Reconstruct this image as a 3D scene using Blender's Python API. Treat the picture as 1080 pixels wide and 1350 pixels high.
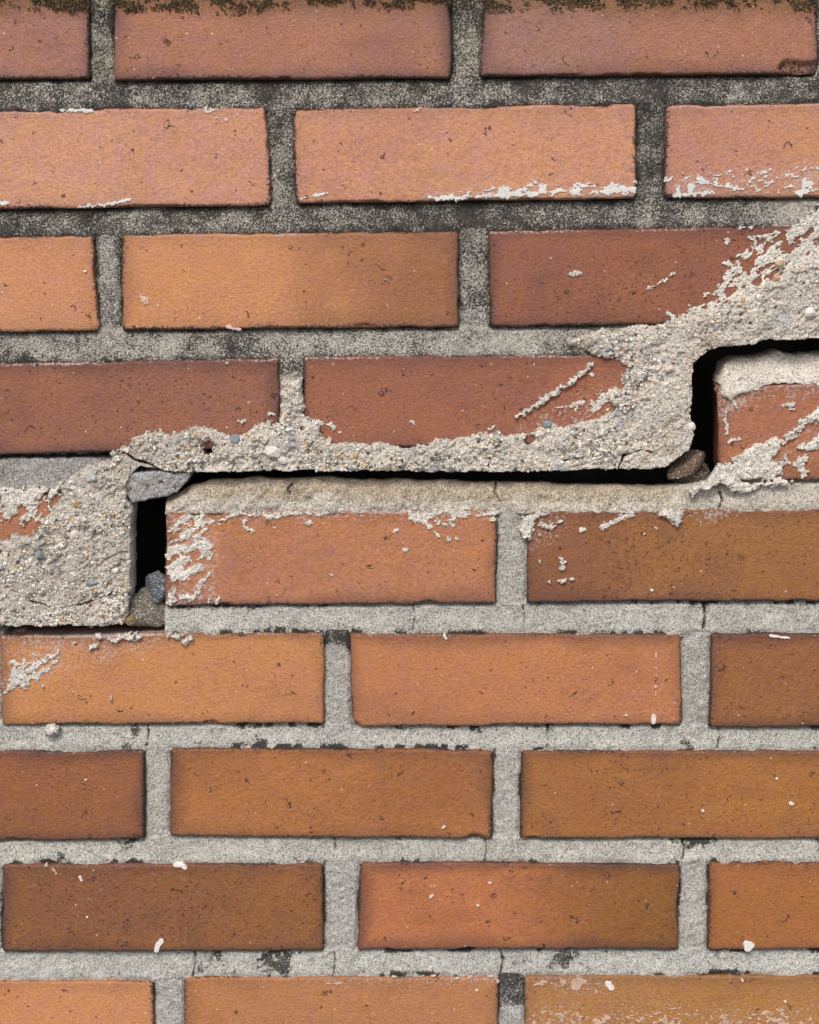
import bpy, math, random
import numpy as np

for o in list(bpy.data.objects):
    bpy.data.objects.remove(o, do_unlink=True)
scene = bpy.context.scene
COL = scene.collection
R = math.radians

# ------------------------------------------------------------------ camera
Z0 = 1.05                       # height of the picture's middle above the ground
PITCH = R(9.5)                  # the camera looks slightly down at the wall
FPX = 2250.0                    # focal length in photograph pixels (1080 x 1350)
DIST = 1.244
cam_d = bpy.data.cameras.new('camera')
cam = bpy.data.objects.new('camera', cam_d)
COL.objects.link(cam)
CAM = np.array([0.0, -DIST * math.cos(PITCH), Z0 + DIST * math.sin(PITCH)])
cam.location = CAM.tolist()
cam.rotation_euler = (R(90) - PITCH, 0, 0)
cam_d.sensor_fit = 'VERTICAL'
cam_d.angle_y = 2 * math.atan(675.0 / FPX)
cam_d.clip_start = 0.02
cam_d.clip_end = 500
scene.camera = cam

# ------------------------------------------------------------------ sky and sun
world = bpy.data.worlds.new('World')
scene.world = world
world.use_nodes = True
wn = world.node_tree
wn.nodes.clear()
SUN_EL, SUN_AZ = R(46), R(196)          # azimuth measured from +Y towards +X
sky = wn.nodes.new('ShaderNodeTexSky')
sky.sky_type = 'NISHITA'
sky.sun_disc = False
sky.sun_elevation = SUN_EL
sky.sun_rotation = SUN_AZ
sky.dust_density = 2.0
sky.ozone_density = 0.3
sky.air_density = 0.8
bg = wn.nodes.new('ShaderNodeBackground')
bg.inputs['Strength'].default_value = 0.12
wo = wn.nodes.new('ShaderNodeOutputWorld')
wn.links.new(sky.outputs[0], bg.inputs[0])
wn.links.new(bg.outputs[0], wo.inputs[0])
sun_d = bpy.data.lights.new('sun', 'SUN')
sun_d.energy = 1.5
sun_d.angle = R(22)
sun_d.color = (1.0, 0.965, 0.92)
sun = bpy.data.objects.new('sun', sun_d)
COL.objects.link(sun)
sun.location = (0, -3, 4)
to_sun = (math.sin(SUN_AZ) * math.cos(SUN_EL), math.cos(SUN_AZ) * math.cos(SUN_EL), math.sin(SUN_EL))
from mathutils import Vector
sun.rotation_euler = Vector(to_sun).to_track_quat('Z', 'Y').to_euler()
scene.view_settings.view_transform = 'Standard'
scene.view_settings.look = 'None'
scene.view_settings.exposure = 0.66
scene.view_settings.gamma = 1.0
scene.cycles.max_bounces = 5
scene.cycles.diffuse_bounces = 3
scene.cycles.glossy_bounces = 2
scene.cycles.caustics_reflective = False
scene.cycles.caustics_refractive = False

# ------------------------------------------------------------------ helpers
AG = 0.80                       # photograph tone to albedo


def lin(c, k=AG):
    c = np.asarray(c, float) / 255.0
    return np.where(c <= 0.04045, c / 12.92, ((c + 0.055) / 1.055) ** 2.4) * k


def at(px, py, y=0.0):
    """photograph pixel -> (x, z) on the vertical plane at depth y"""
    px = np.asarray(px, float); py = np.asarray(py, float)
    tx = (px - 540) / FPX; ty = (675 - py) / FPX
    dy = math.cos(PITCH) + ty * math.sin(PITCH)
    dz = -math.sin(PITCH) + ty * math.cos(PITCH)
    k = (y - CAM[1]) / dy
    return CAM[0] + tx * k, CAM[2] + dz * k


PX = 0.000553                   # metres per photograph pixel in the middle


def _hash(ix, iy, seed):
    n = (ix.astype(np.int64) * 374761393 + iy.astype(np.int64) * 668265263 + int(seed) * 97463477) & 0xffffffff
    n = ((n ^ (n >> 13)) * 1274126177) & 0xffffffff
    n = ((n ^ (n >> 15)) * 461845907) & 0xffffffff
    return ((n ^ (n >> 16)) & 0xffffff) / float(0xffffff)


def vnoise(x, y, seed):
    ix = np.floor(x); iy = np.floor(y)
    fx = x - ix; fy = y - iy
    fx = fx * fx * fx * (fx * (fx * 6 - 15) + 10); fy = fy * fy * fy * (fy * (fy * 6 - 15) + 10)
    a = _hash(ix, iy, seed); b = _hash(ix + 1, iy, seed); c = _hash(ix, iy + 1, seed); d = _hash(ix + 1, iy + 1, seed)
    return ((a * (1 - fx) + b * fx) * (1 - fy) + (c * (1 - fx) + d * fx) * fy) * 2 - 1


def fbm(x, z, wl, octaves=3, seed=0, gain=0.5):
    """noise in about -1..1; wl = longest wavelength in metres"""
    out = 0.0; amp = 1.0; tot = 0.0
    for k in range(octaves):
        out = out + amp * vnoise(x / wl + 17.3 * k, z / wl - 9.1 * k, seed + 31 * k)
        tot += amp; amp *= gain; wl = wl * 0.5
    return out / tot * 1.4


def sstep(a, b, x):
    t = np.clip((x - a) / (b - a), 0, 1)
    return t * t * (3 - 2 * t)


def mesh_from(name, verts, faces, attrs=None, smooth=True):
    """faces: an (n, 3|4) integer array or a list of lists"""
    me = bpy.data.meshes.new(name)
    verts = np.asarray(verts, np.float32)
    if isinstance(faces, np.ndarray):
        faces = [faces]
    me.vertices.add(len(verts))
    me.vertices.foreach_set('co', verts.ravel())
    loops = np.concatenate([f.ravel() for f in faces]).astype(np.int32)
    sizes = np.concatenate([np.full(len(f), f.shape[1], np.int32) for f in faces])
    starts = np.concatenate([[0], np.cumsum(sizes)[:-1]]).astype(np.int32)
    me.loops.add(len(loops)); me.loops.foreach_set('vertex_index', loops)
    me.polygons.add(len(sizes)); me.polygons.foreach_set('loop_start', starts)
    me.polygons.foreach_set('use_smooth', np.full(len(sizes), smooth))
    me.update(calc_edges=True)
    for k, v in (attrs or {}).items():
        v = np.asarray(v, np.float32)
        if v.ndim == 2:
            a = me.attributes.new(k, 'FLOAT_COLOR', 'POINT')
            a.data.foreach_set('color', np.concatenate([v, np.ones((len(v), 1), np.float32)], 1).ravel())
        else:
            a = me.attributes.new(k, 'FLOAT', 'POINT')
            a.data.foreach_set('value', v)
    me.validate()
    return me


def link(name, me, mat, parent=None, label=None, cat=None, group=None, kind=None, centre=True):
    if centre:                                   # origin at the piece's own middle
        n = len(me.vertices)
        co = np.empty(n * 3, np.float32); me.vertices.foreach_get('co', co); co = co.reshape(-1, 3)
        c = (co.min(0) + co.max(0)) / 2
        co -= c; me.vertices.foreach_set('co', co.ravel()); me.update()
    else:
        c = (0, 0, 0)
    o = bpy.data.objects.new(name, me)
    COL.objects.link(o)
    if mat is not None and len(me.materials) == 0:
        me.materials.append(mat)
    if parent is not None:
        o.parent = parent
        root = np.zeros(3); p = parent
        while p is not None:
            root += np.array(p.location); p = p.parent
        o.location = (np.array(c, float) - root).tolist()
    else:
        o.location = [float(v) for v in c]
    for k, v in (('label', label), ('category', cat), ('group', group), ('kind', kind)):
        if v:
            o[k] = v
    return o


# ------------------------------------------------------------------ materials
def new_mat(name):
    m = bpy.data.materials.new(name)
    m.use_nodes = True
    nt = m.node_tree
    nt.nodes.clear()
    out = nt.nodes.new('ShaderNodeOutputMaterial')
    b = nt.nodes.new('ShaderNodeBsdfPrincipled')
    nt.links.new(b.outputs[0], out.inputs[0])
    return m, nt, b


class NT:
    def __init__(s, nt):
        s.nt = nt
        s.pos = nt.nodes.new('ShaderNodeNewGeometry').outputs['Position']

    def attr(s, name):
        n = s.nt.nodes.new('ShaderNodeAttribute'); n.attribute_name = name
        return n

    def noise(s, scale, detail=3, rough=0.55, dist=0.0, vec=None):
        n = s.nt.nodes.new('ShaderNodeTexNoise')
        n.inputs['Scale'].default_value = scale; n.inputs['Detail'].default_value = detail
        n.inputs['Roughness'].default_value = rough; n.inputs['Distortion'].default_value = dist
        s.nt.links.new(vec or s.pos, n.inputs['Vector'])
        return n.outputs['Fac']

    def vor(s, scale, feature='F1', vec=None, rnd=1.0):
        n = s.nt.nodes.new('ShaderNodeTexVoronoi'); n.feature = feature
        n.inputs['Scale'].default_value = scale
        n.inputs['Randomness'].default_value = rnd
        s.nt.links.new(vec or s.pos, n.inputs['Vector'])
        return n

    def rng(s, v, a, b, c=0.0, d=1.0, smooth=True):
        n = s.nt.nodes.new('ShaderNodeMapRange')
        n.interpolation_type = 'SMOOTHSTEP' if smooth else 'LINEAR'
        for i, x in enumerate((v, a, b, c, d)):
            s.put(x, n.inputs[i])
        return n.outputs[0]

    def put(s, v, sock):
        if hasattr(v, 'links') or hasattr(v, 'is_linked'):
            s.nt.links.new(v, sock)
        else:
            sock.default_value = v

    def m(s, op, a, b=0.0):
        n = s.nt.nodes.new('ShaderNodeMath'); n.operation = op
        s.put(a, n.inputs[0]); s.put(b, n.inputs[1])
        return n.outputs[0]

    def mix(s, f, a, b, blend='MIX'):
        n = s.nt.nodes.new('ShaderNodeMix'); n.data_type = 'RGBA'; n.blend_type = blend
        s.put(f, n.inputs[0])
        for v, k in ((a, 6), (b, 7)):
            if isinstance(v, (tuple, list, np.ndarray)):
                n.inputs[k].default_value = (float(v[0]), float(v[1]), float(v[2]), 1)
            else:
                s.nt.links.new(v, n.inputs[k])
        return n.outputs[2]

    def grey(s, v):
        n = s.nt.nodes.new('ShaderNodeCombineColor')
        for i in range(3):
            s.nt.links.new(v, n.inputs[i])
        return n.outputs[0]

    def rgb(s, c):
        n = s.nt.nodes.new('ShaderNodeSeparateColor'); s.nt.links.new(c, n.inputs[0])
        return n.outputs

    def bump(s, h, dist, strength=1.0, normal=None):
        n = s.nt.nodes.new('ShaderNodeBump')
        n.inputs['Strength'].default_value = strength; n.inputs['Distance'].default_value = dist
        s.nt.links.new(h, n.inputs['Height'])
        if normal is not None:
            s.nt.links.new(normal, n.inputs['Normal'])
        return n.outputs[0]


def brick_material():
    m, nt, b = new_mat('fired_brick')
    t = NT(nt)
    col = t.attr('tint').outputs['Color']
    pk = t.attr('pit').outputs['Fac']
    mp = nt.nodes.new('ShaderNodeMapping')
    nt.links.new(t.pos, mp.inputs['Vector'])
    mp.inputs['Rotation'].default_value = (0, R(-8), 0)
    mp.inputs['Scale'].default_value = (0.88, 1, 1.1)
    fine = t.noise(1350, 2, 0.7)
    mid = t.noise(430, 3, 0.65, vec=mp.outputs[0])
    # cloudy pink and ochre firing tones
    hue = t.rng(t.noise(70, 4, 0.62), 0.40, 0.62)
    col = t.mix(1.0, col, t.mix(hue, (1.02, 1.02, 0.88), (0.99, 0.99, 1.11)), 'MULTIPLY')
    f = t.m('ADD', t.rng(mid, 0.3, 0.7, 0.80, 1.20, False), t.m('MULTIPLY', t.rng(fine, 0.3, 0.7, -0.30, 0.30, False), t.rng(t.noise(22, 2, 0.5), 0.35, 0.65, 0.35, 1.0)))
    col = t.mix(1.0, col, t.grey(f), 'MULTIPLY')
    # irregular dark pits, more of them in the hard-fired bricks
    pn = t.noise(430, 2, 0.5)
    th = t.rng(pk, 0, 1, 0.725, 0.625, False)
    pit = t.rng(pn, th, t.m('ADD', th, 0.05))
    col = t.mix(t.m('MULTIPLY', pit, 0.72), col, lin((74, 44, 34)))
    # a few larger burnt specks
    v = t.vor(150)
    keep = t.rng(t.rgb(v.outputs['Color'])[0], 0.89, 0.91)
    big = t.m('MULTIPLY', t.rng(t.m('ADD', v.outputs['Distance'], t.m('MULTIPLY', mid, 0.45)), 0.42, 0.30), keep)
    col = t.mix(t.m('MULTIPLY', big, 0.72), col, lin((72, 48, 42)))
    # pale dusty specks
    v3 = t.vor(330)
    keep3 = t.rng(t.rgb(v3.outputs['Color'])[2], 0.982, 0.988)
    pale = t.m('MULTIPLY', t.rng(v3.outputs['Distance'], 0.32, 0.16), keep3)
    col = t.mix(t.m('MULTIPLY', pale, 0.7), col, lin((228, 206, 188)))
    # short star-shaped firing cracks
    vm = nt.nodes.new('ShaderNodeVectorMath'); vm.operation = 'MULTIPLY_ADD'
    nt.links.new(t.pos, vm.inputs[0]); vm.inputs[1].default_value = (1, 1, 1)
    sc = nt.nodes.new('ShaderNodeVectorMath'); sc.operation = 'SCALE'
    cn = nt.nodes.new('ShaderNodeTexNoise'); cn.inputs['Scale'].default_value = 300; cn.inputs['Detail'].default_value = 1
    nt.links.new(t.pos, cn.inputs['Vector'])
    nt.links.new(cn.outputs['Color'], sc.inputs[0]); sc.inputs['Scale'].default_value = 0.007
    nt.links.new(sc.outputs[0], vm.inputs[2])
    ve = t.vor(115, 'DISTANCE_TO_EDGE', vm.outputs[0])
    line = t.rng(ve.outputs['Distance'], 0.07, 0.015)
    where = t.rng(t.noise(85, 1, 0.5), 0.665, 0.71)
    crack = t.m('MULTIPLY', line, where)
    col = t.mix(t.m('MULTIPLY', crack, 0.85), col, lin((58, 40, 38)))
    # grime and painted gap shadow along the arrises, dusty painted-in lit edge on top
    dirt = t.attr('dirt').outputs['Fac']
    gn = t.rng(t.noise(480, 3, 0.65), 0.34, 0.66, 0, 1, False)
    gm = t.rng(t.m('ADD', gn, dirt), 0.95, 1.2)
    col = t.mix(t.m('MULTIPLY', gm, 0.85), col, lin((46, 38, 38)))
    dust_lit = t.attr('dust_lit').outputs['Fac']
    dm = t.rng(t.m('ADD', gn, dust_lit), 0.85, 1.3)
    col = t.mix(t.m('MULTIPLY', dm, 0.7), col, lin((204, 186, 178)))
    nt.links.new(col, b.inputs['Base Color'])
    t.put(t.rng(mid, 0.3, 0.7, 0.46, 0.70, False), b.inputs['Roughness'])
    b.inputs['Specular IOR Level'].default_value = 0.4
    h = t.m('ADD', t.m('MULTIPLY', mid, 0.85), t.m('MULTIPLY', fine, 0.55))
    h = t.m('SUBTRACT', h, t.m('MULTIPLY', pit, 0.6))
    h = t.m('SUBTRACT', h, t.m('MULTIPLY', crack, 0.7))
    t.nt.links.new(t.bump(h, 0.0012, 0.8), b.inputs['Normal'])
    return m


def mortar_material():
    m, nt, b = new_mat('sand_mortar')
    t = NT(nt)
    col = t.attr('tint').outputs['Color']
    v = t.vor(1250)
    c = t.rgb(v.outputs['Color'])
    f = t.m('ADD', t.rng(c[0], 0, 1, 0.72, 1.27, False), t.rng(t.noise(1700, 2, 0.6), 0.3, 0.7, -0.2, 0.2, False))
    f = t.m('ADD', f, t.rng(t.noise(90, 3, 0.6), 0.3, 0.7, -0.12, 0.12, False))
    f = t.m('MULTIPLY', f, t.rng(c[1], 0.81, 0.85, 1.0, 0.45))
    col = t.mix(1.0, col, t.grey(f), 'MULTIPLY')
    col = t.mix(t.m('MULTIPLY', t.rng(c[2], 0.02, 0.01), 0.5), col, lin((190, 142, 96)))
    col = t.mix(t.m('MULTIPLY', t.rng(c[2], 0.06, 0.08), t.m('MULTIPLY', t.rng(c[2], 0.15, 0.13), 0.4)), col, lin((140, 150, 160)))
    col = t.mix(t.m('MULTIPLY', t.rng(c[2], 0.88, 0.91), 0.75), col, lin((236, 230, 220)))
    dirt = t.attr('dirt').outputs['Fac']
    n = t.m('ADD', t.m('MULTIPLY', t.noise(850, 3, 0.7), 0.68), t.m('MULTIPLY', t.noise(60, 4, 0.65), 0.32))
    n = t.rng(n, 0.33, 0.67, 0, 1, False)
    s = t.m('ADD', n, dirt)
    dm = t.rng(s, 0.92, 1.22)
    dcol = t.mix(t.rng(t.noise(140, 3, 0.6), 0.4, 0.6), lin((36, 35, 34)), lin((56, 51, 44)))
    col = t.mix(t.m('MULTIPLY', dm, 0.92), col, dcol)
    nt.links.new(col, b.inputs['Base Color'])
    b.inputs['Roughness'].default_value = 0.92
    b.inputs['Specular IOR Level'].default_value = 0.2
    h = t.m('ADD', t.m('MULTIPLY', v.outputs['Distance'], -0.9), t.m('MULTIPLY', t.noise(1500, 3, 0.65), 0.7))
    h = t.m('ADD', h, t.m('MULTIPLY', t.noise(350, 3, 0.6), 0.9))
    nt.links.new(t.bump(h, 0.0009, 0.85), b.inputs['Normal'])
    return m


def grain_material():
    m, nt, b = new_mat('sand_grain')
    t = NT(nt)
    col = t.attr('tint').outputs['Color']
    f = t.rng(t.noise(500, 4, 0.65), 0.3, 0.7, 0.78, 1.2, False)
    col = t.mix(1.0, col, t.grey(f), 'MULTIPLY')
    nt.links.new(col, b.inputs['Base Color'])
    b.inputs['Roughness'].default_value = 0.75
    b.inputs['Specular IOR Level'].default_value = 0.3
    nt.links.new(t.bump(t.noise(900, 3, 0.6), 0.0006, 0.6), b.inputs['Normal'])
    return m


def lime_material():
    m, nt, b = new_mat('lime_white')
    t = NT(nt)
    f = t.rng(t.noise(600, 3, 0.6), 0.3, 0.7, 0.8, 1.1, False)
    col = t.mix(1.0, t.attr('tint').outputs['Color'], t.grey(f), 'MULTIPLY')
    nt.links.new(col, b.inputs['Base Color'])
    b.inputs['Roughness'].default_value = 0.8
    nt.links.new(t.bump(t.noise(900, 3, 0.6), 0.0004, 0.6), b.inputs['Normal'])
    return m


def plain_material(name, c1, c2, scale, rough=0.9, bump=0.002):
    m, nt, b = new_mat(name)
    t = NT(nt)
    col = t.mix(t.rng(t.noise(scale, 5, 0.6), 0.35, 0.65), lin(c1), lin(c2))
    nt.links.new(col, b.inputs['Base Color'])
    b.inputs['Roughness'].default_value = rough
    nt.links.new(t.bump(t.noise(scale * 6, 4, 0.6), bump, 0.7), b.inputs['Normal'])
    return m


M_BRICK = brick_material()
M_MORTAR = mortar_material()
M_GRAIN = grain_material()
M_LIME = lime_material()
M_GROUND = plain_material('worn_paving', (120, 116, 110), (150, 146, 138), 3.0)
M_CORE = plain_material('light_block_dark', (70, 66, 62), (96, 92, 86), 12.0)  # dark surface for the unseen blocks that keep light out

# ------------------------------------------------------------------ ground
g = 60.0
me = mesh_from('ground', [(-g, -g, 0), (g, -g, 0), (g, g, 0), (-g, g, 0)], np.array([[0, 1, 2, 3]]))
link('ground', me, M_GROUND, kind='structure', centre=False)

# ------------------------------------------------------------------ the wall
WALL = bpy.data.objects.new('brick_wall', None)
COL.objects.link(WALL)
WALL.location = (0, 0, 0)
WALL['label'] = 'weathered orange brick wall with grey mortar and a stepped open crack'
WALL['category'] = 'wall'
WALL['kind'] = 'thing'
XL, XR = -0.98, 0.98


def boxes(name, bxs, mat, parent):
    V, F = [], []
    for (x0, x1, y0, y1, z0, z1) in bxs:
        n = len(V)
        V += [(x0, y0, z0), (x1, y0, z0), (x1, y1, z0), (x0, y1, z0), (x0, y0, z1), (x1, y0, z1), (x1, y1, z1), (x0, y1, z1)]
        F += [[n + k for k in q] for q in ((0, 1, 5, 4), (1, 2, 6, 5), (2, 3, 7, 6), (3, 0, 4, 7), (4, 5, 6, 7), (3, 2, 1, 0))]
    return link(name, mesh_from(name, V, np.array(F), smooth=False), mat, parent)


def seg_dist(x, z, pts):
    """distance to a polyline and position along it"""
    best = np.full(x.shape, 1e9)
    for (x0, z0), (x1, z1) in zip(pts[:-1], pts[1:]):
        dx, dz = x1 - x0, z1 - z0
        L2 = dx * dx + dz * dz + 1e-15
        t = np.clip(((x - x0) * dx + (z - z0) * dz) / L2, 0, 1)
        best = np.minimum(best, np.hypot(x - x0 - t * dx, z - z0 - t * dz))
    return best


def poly_sd(x, z, pts):
    """signed distance, positive inside"""
    p = list(pts) + [pts[0]]
    d = seg_dist(x, z, p)
    inside = np.zeros(x.shape, bool)
    for (x0, z0), (x1, z1) in zip(p[:-1], p[1:]):
        if z0 == z1:
            continue
        c = ((z0 > z) != (z1 > z)) & (x < (x1 - x0) * (z - z0) / (z1 - z0) + x0)
        inside ^= c
    return np.where(inside, d, -d)


def pts(px, y=0.0):
    return [tuple(float(v) for v in at(a, b, y)) for a, b in px]


# brick tones: (main, second, where the second tone sits, edge strength)
# corners in photograph pixels: TL, TR, BR, BL
ROWS = [
 [  # 0
  dict(c=((-325, -20), (117, -22), (119, 104), (-325, 106)), a=(172, 112, 86), b=(160, 108, 92), e=.75),
  dict(c=((151, -22), (594, -24), (595, 103), (150, 106)), a=(180, 116, 86), b=(158, 104, 84), e=.8),
  dict(c=((641, -24), (1079, -28), (1079, 97), (632, 101)), a=(170, 110, 84), b=(160, 112, 96), g='l', e=.85),
  dict(c=((1112, -28), (1550, -30), (1550, 95), (1112, 96)), a=(172, 112, 86), b=(160, 108, 92), e=.7)],
 [  # 1
  dict(c=((-100, 148), (351, 141), (358, 271), (-97, 277)), a=(212, 154, 120), b=(206, 146, 116), adj=(0, 0, 0), e=.2),
  dict(c=((387, 144), (839, 137), (839, 262), (391, 268)), a=(210, 150, 114), b=(204, 142, 112), adj=(0, 0, 0), e=.2),
  dict(c=((878, 138), (1330, 133), (1330, 258), (876, 262)), a=(204, 144, 106), b=(194, 134, 110), adj=(0, 0, 0), g='l', e=.4)],
 [  # 2
  dict(c=((-318, 314), (123, 311), (131, 436), (-318, 443)), a=(212, 148, 104), b=(206, 140, 100), adj=(0, 0, 0), e=.35),
  dict(c=((160, 309), (605, 305), (607, 432), (160, 435)), a=(210, 144, 96), b=(160, 104, 68), adj=(0, 0, 0), g='r', e=.5),
  dict(c=((644, 304), (1090, 297), (1090, 424), (646, 432)), a=(158, 94, 64), b=(142, 86, 70), e=.8),
  dict(c=((1126, 296), (1570, 292), (1570, 418), (1126, 422)), a=(190, 120, 80), b=(170, 104, 72), e=.5)],
 [  # 3
  dict(c=((-75, 480), (367, 472), (369, 590), (-75, 603)), a=(160, 99, 74), b=(142, 90, 76), e=.85),
  dict(c=((399, 471), (842, 466), (844, 584), (400, 594)), a=(164, 99, 72), b=(152, 92, 72), e=.55),
  dict(c=((946, 508), (1388, 502), (1388, 632), (948, 635)), a=(172, 108, 80), b=(176, 104, 62), g='r', e=.5, low=True, skew=0.014)],
 [  # 4
  dict(c=((-292, 652), (142, 650), (142, 768), (-292, 772)), a=(178, 110, 78), b=(164, 102, 80), e=.4),
  dict(c=((218, 673), (655, 673), (656, 797), (217, 800)), a=(194, 122, 76), b=(182, 114, 82), e=.6, low=True, dust_lit=0.8),
  dict(c=((697, 674), (1138, 670), (1138, 794), (695, 795)), a=(156, 96, 50), b=(142, 84, 52), g='l', e=.75, low=True)],
 [  # 5
  dict(c=((-2, 837), (427, 834), (428, 955), (2, 956)), a=(202, 132, 80), b=(190, 120, 80), e=.6, dust_lit=0.95),
  dict(c=((463, 835), (898, 835), (900, 956), (463, 958)), a=(198, 124, 74), b=(186, 114, 76), e=.6),
  dict(c=((938, 835), (1375, 833), (1375, 958), (936, 959)), a=(156, 94, 50), b=(140, 82, 48), e=.75)],
 [  # 6
  dict(c=((-235, 991), (191, 989), (191, 1107), (-235, 1111)), a=(154, 90, 56), b=(138, 80, 54), e=.85),
  dict(c=((224, 986), (650, 989), (649, 1106), (223, 1103)), a=(176, 108, 62), b=(158, 94, 56), e=.75),
  dict(c=((688, 989), (1115, 990), (1115, 1106), (685, 1107)), a=(170, 107, 54), b=(156, 94, 54), e=.85)],
 [  # 7
  dict(c=((4, 1139), (425, 1139), (427, 1254), (3, 1255)), a=(146, 88, 48), b=(134, 80, 54), e=.75),
  dict(c=((475, 1136), (896, 1139), (895, 1252), (470, 1253)), a=(186, 110, 72), b=(140, 84, 40), g='r', e=.8),
  dict(c=((936, 1136), (1360, 1136), (1358, 1252), (933, 1253)), a=(164, 98, 50), b=(168, 100, 56), e=.45)],
 [  # 8
  dict(c=((-220, 1295), (202, 1293), (204, 1410), (-220, 1411)), a=(208, 136, 90), b=(200, 128, 84), e=.25),
  dict(c=((243, 1289), (657, 1287), (657, 1404), (243, 1405)), a=(190, 122, 72), b=(182, 116, 80), e=.35),
  dict(c=((692, 1287), (1105, 1285), (1105, 1401), (692, 1402)), a=(178, 116, 58), b=(176, 118, 72), e=.45)],
]
BL_, JT = 0.2405, 0.0195          # brick length, joint width in metres
DEPTH = 0.105
EDGE_C = (74, 48, 48)


gz_ = lambda py: float(at(540, py)[1])


def axis(L, step, fine=True):
    if not fine:
        return np.linspace(0, L, max(3, int(L / step)))
    e = np.array([0, .25, .55, .9, 1.3, 1.8, 2.4, 3.1, 4.0, 5.0]) / 1000
    n = max(4, int((L - 0.010) / step))
    mid = np.linspace(0.005, L - 0.005, n)[1:-1]
    return np.concatenate([e, mid, (L - e)[::-1]])


def brick_mesh(c, a, b, g, e, seed, proud, step, fine=True, chips=(), dust_lit_k=0.3, stain=0.0, skew=0.0, zones=(), adj=(2, 2, -8)):
    """c: four (x, z) corners in metres TL, TR, BR, BL"""
    TL, TR, BR, BLc = [np.array(p, float) for p in c]
    L = (np.linalg.norm(TR - TL) + np.linalg.norm(BR - BLc)) / 2
    H = (np.linalg.norm(TL - BLc) + np.linalg.norm(TR - BR)) / 2
    sa = axis(L, step, fine); ta = axis(H, step, fine)
    S, T = np.meshgrid(sa / L, ta / H)                        # T: 0 at the top
    X = (1 - T) * ((1 - S) * TL[0] + S * TR[0]) + T * ((1 - S) * BLc[0] + S * BR[0])
    Z = (1 - T) * ((1 - S) * TL[1] + S * TR[1]) + T * ((1 - S) * BLc[1] + S * BR[1])
    dl, dr, dt, db = S * L, (1 - S) * L, T * H, (1 - T) * H
    # uneven arrises
    amp = 0.00055
    dec = lambda d: np.clip(1 - d / 0.02, 0, 1)
    Z = Z + amp * (fbm(X, 0 * X + seed, 0.05, 4, seed) * dec(dt) + fbm(X, 0 * X + seed + 5, 0.05, 4, seed + 3) * dec(db))
    X = X + amp * (fbm(Z, 0 * X + seed + 9, 0.03, 3, seed + 5) * dec(dl) + fbm(Z, 0 * X + seed + 13, 0.03, 3, seed + 7) * dec(dr))
    dx = np.minimum(dl, dr); dy = np.minimum(dt, db)
    Rc = 0.0032
    d = np.minimum(dx, dy)
    corner = (dx < Rc) & (dy < Rc)
    d = np.where(corner, Rc - np.hypot(Rc - dx, Rc - dy), d)
    dd = d + (0.0006 * fbm(X, Z, 0.008, 3, seed + 11) - 0.0002) * np.clip(1 - d / 0.006, 0, 1)
    # nicked edges
    nick = sstep(0.30, 0.75, fbm(X, Z, 0.024, 4, seed + 15)) * np.clip(1 - d / 0.004, 0, 1)
    dd = dd - 0.0019 * nick
    Rr = 0.0022
    h = np.where(dd < Rr, -(Rr - np.sqrt(np.maximum(Rr ** 2 - (Rr - np.clip(dd, 0, Rr)) ** 2, 0))), 0.0)
    h = h + np.where(dd < 0, 3.5 * dd, 0)
    h = h + 0.00055 * fbm(X, Z, 0.09, 2, seed + 19) + 0.00022 * fbm(X, Z, 0.018, 3, seed + 21)
    if fine:
        h = h + 0.00010 * fbm(X, Z, 0.0045, 2, seed + 23)
    for (cx, cz, rx, rz, dep) in chips:                      # broken-off corners, metres
        q = np.hypot((X - cx) / rx, (Z - cz) / rz) + 0.35 * fbm(X, Z, 0.012, 3, seed + 27)
        h = h - dep * sstep(1.0, 0.55, q)
    Y = -(proud + h)
    ADJ = np.array(adj, float)
    lum = sum(a) / 3.0
    pitty = float(np.clip((150 - lum) / 55.0 + 0.5 * (_hash(np.array([seed]), np.array([3]), 9)[0] - 0.5), 0.1, 0.98))
    ca, cb, ce = lin(np.array(a) + ADJ), lin(np.array(b) + ADJ), lin(EDGE_C)
    w = 0.5 + 0.55 * fbm(X, Z * 1.6, 0.085, 3, seed + 31)
    if g == 'r':
        w = sstep(0.35, 0.95, S + 0.16 * fbm(X, Z, 0.06, 3, seed + 33))
    elif g == 'l':
        w = sstep(0.6, 0.05, S + 0.16 * fbm(X, Z, 0.06, 3, seed + 33))
    w = np.clip(w, 0, 1)[..., None]
    tint = ca * (1 - w) + cb * w
    blot = (sstep(0.1, 0.75, fbm(X, Z * 1.3, 0.032, 4, seed + 53, 0.6)) * (0.12 + 0.42 * pitty))[..., None]
    tint = tint * (1 - blot) + (0.45 * tint + 0.55 * lin((112, 70, 54))) * blot
    if stain:
        sw = (sstep(gz_(34), gz_(0), Z + 0.004 * fbm(X, Z, 0.02, 3, seed + 61)) * stain)[..., None]
        tint = tint * (1 - sw) + lin((128, 88, 54)) * sw
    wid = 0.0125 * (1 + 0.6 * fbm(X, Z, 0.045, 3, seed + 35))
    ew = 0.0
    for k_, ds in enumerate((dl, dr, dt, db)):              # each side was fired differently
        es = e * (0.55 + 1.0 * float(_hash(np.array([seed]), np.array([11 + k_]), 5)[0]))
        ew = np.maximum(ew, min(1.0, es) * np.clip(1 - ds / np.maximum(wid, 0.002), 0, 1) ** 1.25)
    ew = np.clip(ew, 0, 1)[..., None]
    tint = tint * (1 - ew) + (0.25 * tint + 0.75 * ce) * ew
    dirt = (0.66 + 0.18 * (dx < dy)) * np.clip(1 - d / 0.0042, 0, 1) * (0.78 + 0.6 * fbm(X, Z, 0.03, 2, seed + 41)) + 0.12 * (db < 0.004)  # grime, with the shadow of the gap coloured in
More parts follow.
